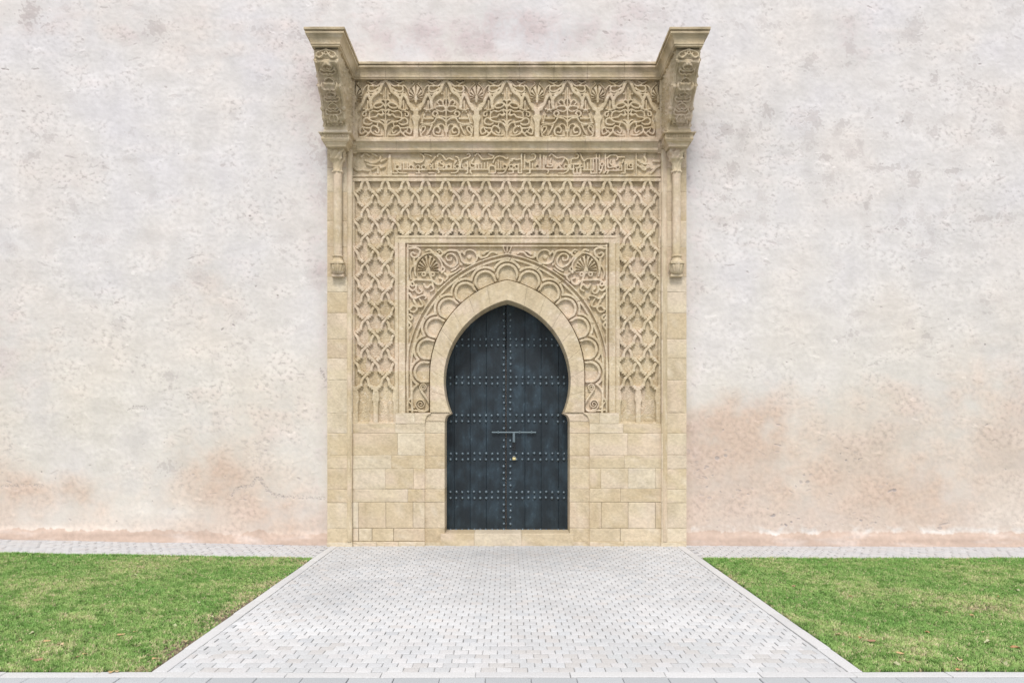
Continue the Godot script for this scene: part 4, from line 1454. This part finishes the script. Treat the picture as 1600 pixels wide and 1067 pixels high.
func console(side: float) -> void:
	# bracket: a stepped scroll in profile, its front and inner face carved
	var half := 0.142
	var cx := side * 2.138
	var yt := 6.0
	# profile: (forward, height) from the top down
	var raw := [[0.885, 6.0], [0.895, 5.985], [0.895, 5.90], [0.885, 5.88], [0.90, 5.865], [0.895, 5.84], [0.86, 5.825], [0.82, 5.80], [0.78, 5.77], [0.745, 5.73], [0.72, 5.69], [0.71, 5.66], [0.725, 5.64], [0.725, 5.62], [0.70, 5.605], [0.645, 5.585], [0.595, 5.555], [0.55, 5.51], [0.515, 5.46], [0.49, 5.41], [0.475, 5.37], [0.47, 5.34], [0.45, 5.325], [0.40, 5.318], [0.372, 5.30], [0.362, 5.27], [0.36, 5.24], [0.365, 5.215]]
	var cv := Curve2D.new()
	for q in raw:
		cv.add_point(Vector2(q[0], q[1]))
	var len := cv.get_baked_length()
	var nu := 44
	var nv := 190
	# carving in units of 1/100 of the width, along the length
	var R := Relief.new(0, 0, 100, len / (2 * half) * 100, 1.0)
	var tall := R.ny / R.r
	for s in 2:
		var mir := 0.0 if s == 0 else 50.0
		R.path(curve("50 8 30 14 14 22 10 34 26 38 38 30 34 22", Vector2.ZERO, 1.0, mir), 7, 1.0, 1, 3.0)
		R.path(curve("50 30 42 24 50 12", Vector2.ZERO, 1.0, mir), 6, 1.0, 1, 3.0)
		for base in [62.0, 128.0, 190.0, 248.0, 296.0]:
			var o := Vector2(0, base)
			R.path(curve("50 0 36 8 32 20 42 28 50 22", o, 1.0, mir), 6, 1.0, 1, 2.0)
			R.path(curve("50 34 34 36 22 28 18 42 30 52 44 50 50 58", o, 1.0, mir), 6.5, 1.0, 1, 2.0)
			R.path(curve("8 0 8 60", o, 1.0, mir), 4, 0.5, 1, 3.0)
	var st := SurfaceTool.new()
	st.begin(Mesh.PRIMITIVE_TRIANGLES)
	st.set_smooth_group(0)
	var P: Array[PackedVector3Array] = []
	for j in nv + 1:
		var d := len * j / nv
		var p := cv.sample_baked(d)
		var t := (cv.sample_baked(minf(d + 0.004, len)) - cv.sample_baked(maxf(d - 0.004, 0.0))).normalized()
		var nrm := Vector2(-t.y, t.x)
		var row := PackedVector3Array()
		for i in nu + 1:
			var u := 100.0 * i / nu
			var v := minf(tall - 1.0, d / (2 * half) * 100.0)
			var h := R.H[mini(R.ny - 1, int(v * R.r)) * R.nx + mini(R.nx - 1, int(u * R.r))]
			var roll := 0.0
			h = h * 0.032 + 0.003 * nf.get_noise_2d(u * 3.0 + side * 99.0, v * 3.0)
			var e := minf(i, nu - i)
			if e < 1:
				h -= 0.006
			row.append(Vector3(cx + lerpf(-half, half, float(i) / nu), p.y + nrm.y * h + roll, p.x + nrm.x * h))
		P.append(row)
	for j in nv:
		for i in nu:
			quad(st, P[j][i], P[j][i + 1], P[j + 1][i + 1], P[j + 1][i], tone_at(P[j][i]), tone_at(P[j][i + 1]), tone_at(P[j + 1][i + 1]), tone_at(P[j + 1][i]))
	st.index()
	st.generate_normals()
	var con := part("bracket", st.commit(), mats.stone, gate)
	# cheeks: carved with a running scroll
	var sd := SurfaceTool.new()
	sd.begin(Mesh.PRIMITIVE_TRIANGLES)
	sd.set_smooth_group(0)
	for face in [-1.0, 1.0]:
		var x: float = cx + face * half
		var nw := 26
		var rows: Array[PackedVector3Array] = []
		for j in nv / 2 + 1:
			var edge: Vector3 = P[mini(j * 2, nv)][0 if face < 0.0 else nu]
			var row := PackedVector3Array()
			for i in nw + 1:
				var zz := lerpf(-0.1, edge.z, float(i) / nw)
				var dist := edge.z - zz
				var h := 0.0
				if i > 0 and i < nw:
					h = 0.020 * maxf(0.0, sin(dist * 95.0 + sin(edge.y * 34.0) * 2.2)) * maxf(0.0, cos(edge.y * 52.0 + dist * 30.0) + 0.35) + 0.004 * nf.get_noise_2d(zz * 500.0, edge.y * 700.0)
					if dist < 0.03:
						h = 0.006
				row.append(Vector3(x + face * h, edge.y, zz))
			rows.append(row)
		for j in rows.size() - 1:
			for i in nw:
				var a: Vector3 = rows[j][i]; var b: Vector3 = rows[j][i + 1]; var c: Vector3 = rows[j + 1][i + 1]; var d: Vector3 = rows[j + 1][i]
				if face < 0.0:
					quad(sd, a, b, c, d, tone_at(a), tone_at(b), tone_at(c), tone_at(d))
				else:
					quad(sd, b, a, d, c, tone_at(b), tone_at(a), tone_at(d), tone_at(c))
	sd.index()
	sd.generate_normals()
	part("carved_cheek", sd.commit(), mats.stone, con)
	# knobs at both sides and the slab it stands on
	for t in [-1.0, 1.0]:
		var kn := SphereMesh.new()
		kn.radius = 0.032; kn.height = 0.064; kn.radial_segments = 16; kn.rings = 8
		var st3 := SurfaceTool.new()
		st3.create_from(kn, 0)
		var arr := kn.get_mesh_arrays()
		var cols := PackedColorArray()
		cols.resize(arr[Mesh.ARRAY_VERTEX].size())
		cols.fill(tone(CX + side * 262.0, 166.0))
		arr[Mesh.ARRAY_COLOR] = cols
		arr[Mesh.ARRAY_TANGENT] = null
		var am := ArrayMesh.new()
		am.add_surface_from_arrays(Mesh.PRIMITIVE_TRIANGLES, arr)
		var k := part("knob", am, mats.stone, con)
		k.position = Vector3(cx + t * 0.128, 5.445, 0.50)
	var sl := begin()
	box(sl, Vector3(cx - 0.15, 5.2, -0.1), Vector3(cx + 0.15, 5.232, 0.375), tone(CX + side * 262.0, 200.0), 0.006)
	part("bracket_foot", done(sl), mats.stone, con)

func colonette(side: float) -> void:
	var root: MeshInstance3D
	var px := 527.5 if side < 0.0 else 1057.3
	var u := 1.0 / S
	var zc := 0.105
	var k := scale_at(zc)
	var yy := func(py: float) -> float: return EYE + (HY - py) * k
	var base := Vector3((px - CX) * k, 0, zc)
	var colf := func(p: Vector3) -> Color: return tone_at(p)
	var st := SurfaceTool.new()
	st.begin(Mesh.PRIMITIVE_TRIANGLES)
	st.set_smooth_group(0)
	var prof := PackedVector2Array()
	for i in 25:
		prof.append(Vector2(6.5 * u * (1.0 + 0.012 * sin(i * 1.7)), yy.call(lerpf(400.0, 269.0, i / 24.0))))
	lathe(st, base, prof, 24, colf)
	st.index()
	st.generate_normals()
	root = part("colonette_shaft", st.commit(), mats.stone, gate)
	# neck ring and leafy capital that squares off under the impost
	st = SurfaceTool.new()
	st.begin(Mesh.PRIMITIVE_TRIANGLES)
	st.set_smooth_group(0)
	prof = PackedVector2Array()
	var sq := PackedFloat32Array()
	for q in [[6.4, 271, 0], [7.6, 270.4, 0], [8.2, 269, 0], [7.6, 267.6, 0], [6.6, 267, 0], [6.8, 262, 0], [7.0, 257, 0], [7.6, 253.5, 0.1], [9.4, 251.5, 0.2], [11.0, 250.5, 0.35], [10.2, 248.5, 0.35], [10.8, 246, 0.4], [11.6, 242, 0.6], [12.6, 239.5, 0.7], [12.0, 238, 0.8], [12.8, 234, 0.85], [13.6, 231, 0.95], [14.4, 229.6, 1], [14.6, 226.0, 1]]:
		prof.append(Vector2(q[0] * u, yy.call(q[1])))
		sq.append(q[2])
	lathe(st, base, prof, 72, colf, sq, 0.0, 0.2)
	st.index()
	st.generate_normals()
	part("capital", st.commit(), mats.stone, root)
	# base: ring, bell, square plinth
	st = begin()
	prof = PackedVector2Array()
	sq = PackedFloat32Array()
	for q in [[6.4, 398.6, 0], [7.9, 399.2, 0], [8.4, 400.6, 0], [7.8, 402, 0], [6.6, 402.6, 0], [7.0, 405, 0], [8.2, 407.6, 0.1], [9.2, 409, 0.4], [10.2, 409.3, 1], [10.6, 410, 1], [10.8, 413.2, 1], [9.8, 413.8, 1], [2.0, 414, 1]]:
		prof.append(Vector2(q[0] * u, yy.call(q[1])))
		sq.append(q[2])
	prof.reverse()
	sq.reverse()
	lathe(st, base, prof, 40, colf, sq)
	part("column_base", done(st), mats.stone, root)
	# fluted corbel like an upturned shell
	st = SurfaceTool.new()
	st.begin(Mesh.PRIMITIVE_TRIANGLES)
	st.set_smooth_group(0)
	prof = PackedVector2Array()
	for i in 13:
		var a := PI * 0.5 * i / 12.0
		prof.append(Vector2((3.0 + 7.2 * sin(a)) * u, yy.call(414.0 + 14.5 * cos(a))))
	lathe(st, base, prof, 112, colf, PackedFloat32Array(), 0.16)
	st.index()
	st.generate_normals()
	part("fluted_corbel", st.commit(), mats.stone, root)
	st = begin()
	box(st, Vector3(base.x - 9.4 * u, yy.call(432.5), -0.1), Vector3(base.x + 9.4 * u, yy.call(428.4), zc + 0.02), tone(px, 430.0), 0.004)
	part("corbel_foot", done(st), mats.stone, root)

# ------------------------------------------------------------------ door
func build_door() -> void:
	var zd := -0.40
	var k := scale_at(zd)
	var door := thing("double_door", "dark blue studded wooden double door with an iron slide bolt inside the arch", "door", Vector3(0, 0, 0))
	var wood := StandardMaterial3D.new()
	wood.resource_name = "painted_planks"
	var n := FastNoiseLite.new()
	n.seed = 77; n.frequency = 0.012; n.fractal_octaves = 5
	var im := n.get_seamless_image(512, 512)
	var n2 := FastNoiseLite.new()
	n2.seed = 78; n2.frequency = 0.05; n2.fractal_octaves = 4
	var im2 := n2.get_seamless_image(512, 512)
	var a := im.get_data()
	var b := im2.get_data()
	var col := PackedByteArray(); col.resize(512 * 512 * 3)
	for i in 512 * 512:
		var x := i % 512
		var y := i / 512
		var streak := b[(y / 12) * 512 + x] / 255.0
		var t := clampf((a[i] / 255.0 - 0.32) * 1.5 + (streak - 0.5) * 0.45, 0.0, 1.0)
		var wear := clampf((b[i] / 255.0 - 0.66) * 3.0, 0.0, 1.0) * clampf((a[i] / 255.0 - 0.4) * 2.0, 0.0, 1.0)
		var c := Color(0.085, 0.135, 0.165).lerp(Color(0.185, 0.255, 0.30), t).lerp(Color(0.42, 0.50, 0.54), wear * 0.6)
		col[i * 3] = int(c.r * 255.0); col[i * 3 + 1] = int(c.g * 255.0); col[i * 3 + 2] = int(c.b * 255.0)
	wood.albedo_texture = ImageTexture.create_from_image(Image.create_from_data(512, 512, false, Image.FORMAT_RGB8, col))
	wood.vertex_color_use_as_albedo = true
	wood.uv1_triplanar = true
	wood.uv1_world_triplanar = true
	wood.uv1_scale = Vector3(0.62, 0.42, 0.62)
	wood.roughness = 0.52
	wood.metallic_specular = 0.45
	wood.heightmap_enabled = true
	wood.heightmap_texture = noise_tex(0.04, 4, 0.0, 1.0, 512, 79)
	wood.heightmap_scale = 0.12
	var iron := StandardMaterial3D.new()
	iron.resource_name = "painted_iron"
	iron.albedo_color = Color(0.37, 0.43, 0.47)
	iron.roughness = 0.24
	iron.metallic = 0.3
	iron.metallic_specular = 0.6
	var bar := StandardMaterial3D.new()
	bar.resource_name = "bolt_iron"
	bar.albedo_color = Color(0.40, 0.46, 0.49)
	bar.roughness = 0.5
	bar.metallic = 0.3
	var dome := SphereMesh.new()
	dome.radius = 0.0205; dome.height = 0.041; dome.radial_segments = 12; dome.rings = 6
	var leaves := []
	for s in 2:
		var leaf: MeshInstance3D
		var xs := [685.0, 709.6, 734.6, 759.8, 789.9] if s == 0 else [791.2, 820.2, 845.6, 873.0, 900.0]
		var st := begin()
		box(st, at(xs[0], 830.5, zd) + Vector3(0, 0, -0.075), at(xs[4], 462.0, zd) + Vector3(0, 0, -0.035), Color(0.5, 0.5, 0.5))
		leaf = part("door_leaf", done(st), wood, door)
		leaf.set_meta("label", "left leaf of the studded door" if s == 0 else "right leaf of the studded door, with the hasp")
		leaves.append(leaf)
		for i in 4:
			var q := begin()
			var v := rng.randf_range(0.84, 1.08)
			box(q, at(xs[i] + 0.09, 830.3, zd) + Vector3(0, 0, -0.034), at(xs[i + 1] - 0.09, 462.2, zd) + Vector3(0, 0, rng.randf_range(-0.002, 0.002)), Color(v, v, v), 0.003)
			part("plank", done(q), wood, leaf)
	# studs in double rows and down both sides of the middle
	var rows := [530.0, 539.8, 589.8, 599.4, 649.0, 658.5, 708.6, 718.0, 768.8, 778.0, 828.0]
	var xl := []
	for i in 10:
		xl.append(703.7 + 9.27 * i)
	for i in 10:
		xl.append(797.6 + 9.33 * i)
	var spots := []
	for y in rows:
		for x in xl:
			spots.append(Vector2(x, y))
	for y in [490.5, 500.1, 509.8, 520.0, 550.0, 559.6, 569.5, 579.4, 609.2, 619.2, 629.2, 639.4, 669.2, 688.4, 698.3, 729.0, 739.0, 748.6, 758.6, 788.2, 798.4, 808.4, 818.6]:
		spots.append(Vector2(787.1, y))
		spots.append(Vector2(797.6, y))
	for p in spots:
		if not in_opening(p.x, p.y, 1.2):
			continue
		if absf(p.x - 862.5) < 3.0 and p.y == 658.5:
			continue                       # one stud is missing here
		var o := part("stud", dome, iron, leaves[0 if p.x < 790.5 else 1])
		o.position = at(p.x + rng.randf_range(-0.5, 0.5), p.y + rng.randf_range(-0.5, 0.5), zd) + Vector3(0, 0, 0.002)
		o.scale = Vector3.ONE * rng.randf_range(0.9, 1.08)
		o.scale.z *= 1.15
	# slide bolt
	var rod := CylinderMesh.new()
	rod.top_radius = 0.011; rod.bottom_radius = 0.011; rod.height = 69.0 * k; rod.radial_segments = 16
	var br := part("slide_bolt", rod, bar, door)
	br.position = at(803.0, 675.6, zd + 0.034)
	br.rotation.z = PI / 2
	for x in [778.5, 812.0, 830.5]:
		var q := begin()
		box(q, Vector3(-0.009, -0.017, -0.035), Vector3(0.009, 0.019, 0.016), Color.WHITE, 0.004)
		var sp := part("staple", done(q), bar, br)
		sp.rotation.z = -PI / 2
		sp.position = Vector3(0, (x - 803.0) * -k, 0)
	var h := begin()
	box(h, at(801.0, 691.0, zd + 0.034) + Vector3(0, 0, -0.006), at(804.8, 675.6, zd + 0.034) + Vector3(0, 0, 0.014), Color.WHITE, 0.003)
	var hasp := part("hasp", done(h), bar, door)
	var dark := StandardMaterial3D.new()
	dark.resource_name = "black_iron"
	dark.albedo_color = Color(0.10, 0.12, 0.14)
	dark.roughness = 0.5
	var tor := TorusMesh.new()
	tor.inner_radius = 0.014; tor.outer_radius = 0.026; tor.rings = 20; tor.ring_segments = 10
	var loop := part("staple_loop", tor, dark, door)
	loop.position = at(803.0, 697.5, zd + 0.02)
	loop.rotation.z = PI / 2
	var pl := begin()
	box(pl, at(800.4, 703.5, zd) + Vector3(0, 0, -0.002), at(805.6, 691.0, zd) + Vector3(0, 0, 0.010), Color.WHITE, 0.003)
	part("lock_plate", done(pl), dark, door)
	# padlock
	var lock := thing("padlock", "small brass padlock hanging below the iron bolt of the blue door", "padlock", at(803.3, 716.6, zd + 0.03))
	var brass := StandardMaterial3D.new()
	brass.resource_name = "brass"
	brass.albedo_color = Color(0.88, 0.83, 0.62)
	brass.metallic = 0.5
	brass.roughness = 0.35
	var steel := StandardMaterial3D.new()
	steel.resource_name = "steel"
	steel.albedo_color = Color(0.7, 0.72, 0.74)
	steel.metallic = 0.8
	steel.roughness = 0.3
	var bd := begin()
	box(bd, Vector3(-0.022, -0.018, -0.01), Vector3(0.022, 0.018, 0.012), Color.WHITE, 0.004)
	part("lock_body", done(bd), brass, lock)
	var sh := TorusMesh.new()
	sh.inner_radius = 0.011; sh.outer_radius = 0.018; sh.rings = 18; sh.ring_segments = 8
	var so := part("shackle", sh, steel, lock)
	so.position = Vector3(0, 0.02, 0)
	so.rotation.x = PI / 2

# ------------------------------------------------------------------ lawns
func lawn_y(x: float, z: float) -> float:
	return rise(x, z) - 0.008 + 0.012 * nz.get_noise_2d(x * 55.0, z * 55.0)

func bare(x: float, z: float) -> float:
	# worn earth along the left edge of the path, thin straw patches elsewhere
	var v := 0.0
	if x < 0.0:
		v = clampf(1.0 - (-x - 2.30) / (0.24 + 0.16 * nz.get_noise_2d(z * 90.0, 5.0)), 0.0, 1.0) * clampf(0.35 + 1.6 * nz.get_noise_2d(z * 110.0 + 40.0, 90.0) + 0.25 * clampf(z - 2.0, 0.0, 2.0), 0.0, 1.0)
	else:
		v = clampf(1.0 - (x - 2.30) / 0.12, 0.0, 1.0) * clampf(nz.get_noise_2d(z * 110.0, 190.0) * 1.6, 0.0, 0.7)
		v = maxf(v, clampf(1.1 - Vector2((x - 4.05) / 0.28, (z - 3.55) / 0.22).length(), 0.0, 1.0) * 0.8)
		v = maxf(v, clampf(1.1 - Vector2((x - 3.75) / 0.3, (z - 5.1) / 0.16).length(), 0.0, 1.0) * 0.55)
	return v

func blade_mesh() -> ArrayMesh:
	var st := begin()
	var r := RandomNumberGenerator.new()
	r.seed = 99
	for i in 11:
		var a := r.randf() * TAU
		var lean := r.randf_range(0.15, 1.15)
		var h := r.randf_range(0.018, 0.036)
		var w := r.randf_range(0.0013, 0.0022)
		var o := Vector3(r.randf_range(-0.013, 0.013), 0, r.randf_range(-0.013, 0.013))
		var d := Vector3(cos(a), 0, sin(a))
		var s := Vector3(-d.z, 0, d.x) * w
		var m := o + d * h * lean * 0.35 + Vector3.UP * h * 0.6
		var t := o + d * h * lean + Vector3.UP * h * (1.0 - lean * 0.25)
		var c := Color.WHITE * r.randf_range(0.75, 1.2)
		if r.randf() < 0.14:
			c = Color(1.9, 1.25, 1.5)
		c.a = 1.0
		quad1(st, o - s, m - s, m + s, o + s, c)
		tri(st, m - s, t, m + s, c, c, c)
	return done(st)

func build_lawns() -> void:
	var tuft := blade_mesh()
	var r := RandomNumberGenerator.new()
	r.seed = 31337
	for side in [-1.0, 1.0]:
		var under := func(p: Vector3) -> Color:
			var b := bare(p.x, p.z)
			var n := nf.get_noise_2d(p.x * 300.0, p.z * 300.0)
			return Color(0.085, 0.11, 0.035).lerp(Color(0.27, 0.20, 0.13) * (1.0 + 0.5 * n), clampf(b * 1.2 + maxf(0.0, n) * 0.5, 0.0, 1.0))
		var ly := func(x: float, z: float) -> float: return lawn_y(x, z)
		var xa := -9.5 if side < 0.0 else 2.28
		var xb := -2.28 if side < 0.0 else 9.5
		structure("lawn_soil", flat_sheet(xa, 0.98, xb, 5.29, 0.0, 150, 90, ly, under), mats.soil)
		var list := []
		var cols := PackedColorArray()
		for i in 105000:
			var z := r.randf_range(0.985, 5.285)
			var reach := 0.64 * (D - z) + 1.3
			var x := r.randf_range(2.29, 7.6)
			if x > reach:
				continue
			x *= side
			var b := bare(x, z)
			if r.randf() < b * 0.8:
				continue
			var n := nz.get_noise_2d(x * 60.0, z * 60.0)
			var m := nf.get_noise_2d(x * 120.0, z * 120.0)
			var c := Color(0.215, 0.395, 0.105).lerp(Color(0.395, 0.525, 0.185), clampf(0.42 + n * 0.7 + m * 0.6, 0.0, 1.0))
			c = c.lerp(Color(0.13, 0.255, 0.05), clampf(-m * 1.4 - 0.15, 0.0, 0.75))
			if z < 1.5:
				c = c.lerp(Color(0.18, 0.41, 0.085), 0.45 * (1.5 - z) / 0.5)
			if r.randf() < 0.05:
				c = Color(0.07, 0.14, 0.035)
			elif r.randf() < 0.09 + 0.6 * b + 0.28 * clampf(n * 2.0 + m, 0.0, 1.0):
				c = Color(0.66, 0.60, 0.36) * r.randf_range(0.75, 1.1)
			c *= r.randf_range(0.92, 1.28)
			c.a = 1.0
			var sc := r.randf_range(0.7, 1.15) * (1.0 - 0.35 * b) * (1.0 + 0.5 * clampf(1.25 - z, 0.0, 0.25) * 2.0)
			var tr := Transform3D(Basis(Vector3.UP, r.randf() * TAU).scaled(Vector3(sc, sc * r.randf_range(0.8, 1.15), sc)), Vector3(x, lawn_y(x, z) - 0.002, z))
			list.append(tr)
			cols.append(c)
		many("grass" if side < 0.0 else "grass_001", tuft, mats.grass, list, cols, self)
		var gr := get_child(get_child_count() - 1)
		gr.set_meta("label", "short patchy green lawn left of the paved path" if side < 0.0 else "short patchy green lawn right of the paved path")
		gr.set_meta("category", "grass")
	# fallen leaves on the lawns
	var shapes: Array[ArrayMesh] = []
	for v in 5:
		var st := begin()
		var tones := [Color(0.42, 0.23, 0.11), Color(0.50, 0.34, 0.17), Color(0.34, 0.20, 0.12), Color(0.55, 0.42, 0.25), Color(0.46, 0.46, 0.28)]
		var c: Color = tones[v]
		var rim: Array[Vector3] = []
		for i in 12:
			var a := TAU * i / 12.0
			var rad := 0.026 * (0.62 + 0.38 * absf(cos(a * 1.5))) * (1.0 + 0.25 * cos(a))
			rim.append(Vector3(cos(a) * rad * 1.2, 0.006 * sin(a * 2.0 + v) + 0.008 * absf(sin(a)), sin(a) * rad * 0.75))
		for i in 12:
			tri(st, Vector3.ZERO, rim[i], rim[(i + 1) % 12], c * 0.85, c, c)
		quad1(st, rim[0], rim[0] + Vector3(0.02, 0.004, 0.001), rim[0] + Vector3(0.02, 0.004, 0.003), rim[0] + Vector3(0, 0, 0.002), c)
		shapes.append(done(st))
	# where they lie, in photograph pixels
	var places := [[95, 1005], [57, 1030], [130, 1020], [212, 985], [270, 975], [190, 990], [240, 1028], [172, 1047], [182, 1046], [330, 962], [50, 988], [30, 1000], [210, 900], [75, 1000], [310, 940], [120, 1025], [290, 1000],
		[1520, 960], [1480, 955], [1536, 985], [1525, 995], [1345, 995], [1400, 1035], [1420, 1032], [1500, 1030], [1590, 920], [1560, 930], [1500, 1045], [1310, 990], [1410, 1020], [1570, 1035], [1360, 1000], [1450, 985], [1330, 930], [1545, 1000], [1240, 915], [1590, 1010]]
	for q in places:
		var dist: float = LENS * (EYE - 0.02) / (q[1] - HY)
		var z := D - dist
		var x: float = (q[0] - CX) * dist / LENS
		var o := MeshInstance3D.new()
		var kind := r.randi() % 5
		var hue: String = ["reddish brown", "tan", "dark brown", "pale straw coloured", "greenish grey"][kind]
		o.mesh = shapes[kind]
		o.material_override = mats.leaf
		o.name = numbered("fallen_leaf")
		add_child(o)
		var sc := r.randf_range(0.55, 1.1)
		o.transform = Transform3D(Basis(Vector3.UP, r.randf() * TAU) * Basis(Vector3.RIGHT, r.randf_range(-0.25, 0.25)), Vector3(x, lawn_y(x, z) + 0.020, z)).scaled_local(Vector3.ONE * sc)
		tag(o, (hue + " dry leaf lying on the lawn left of the path") if x < 0.0 else (hue + " dry leaf lying on the lawn right of the path"), "leaf", (hue + " fallen leaves on the left lawn") if x < 0.0 else (hue + " fallen leaves on the right lawn"))
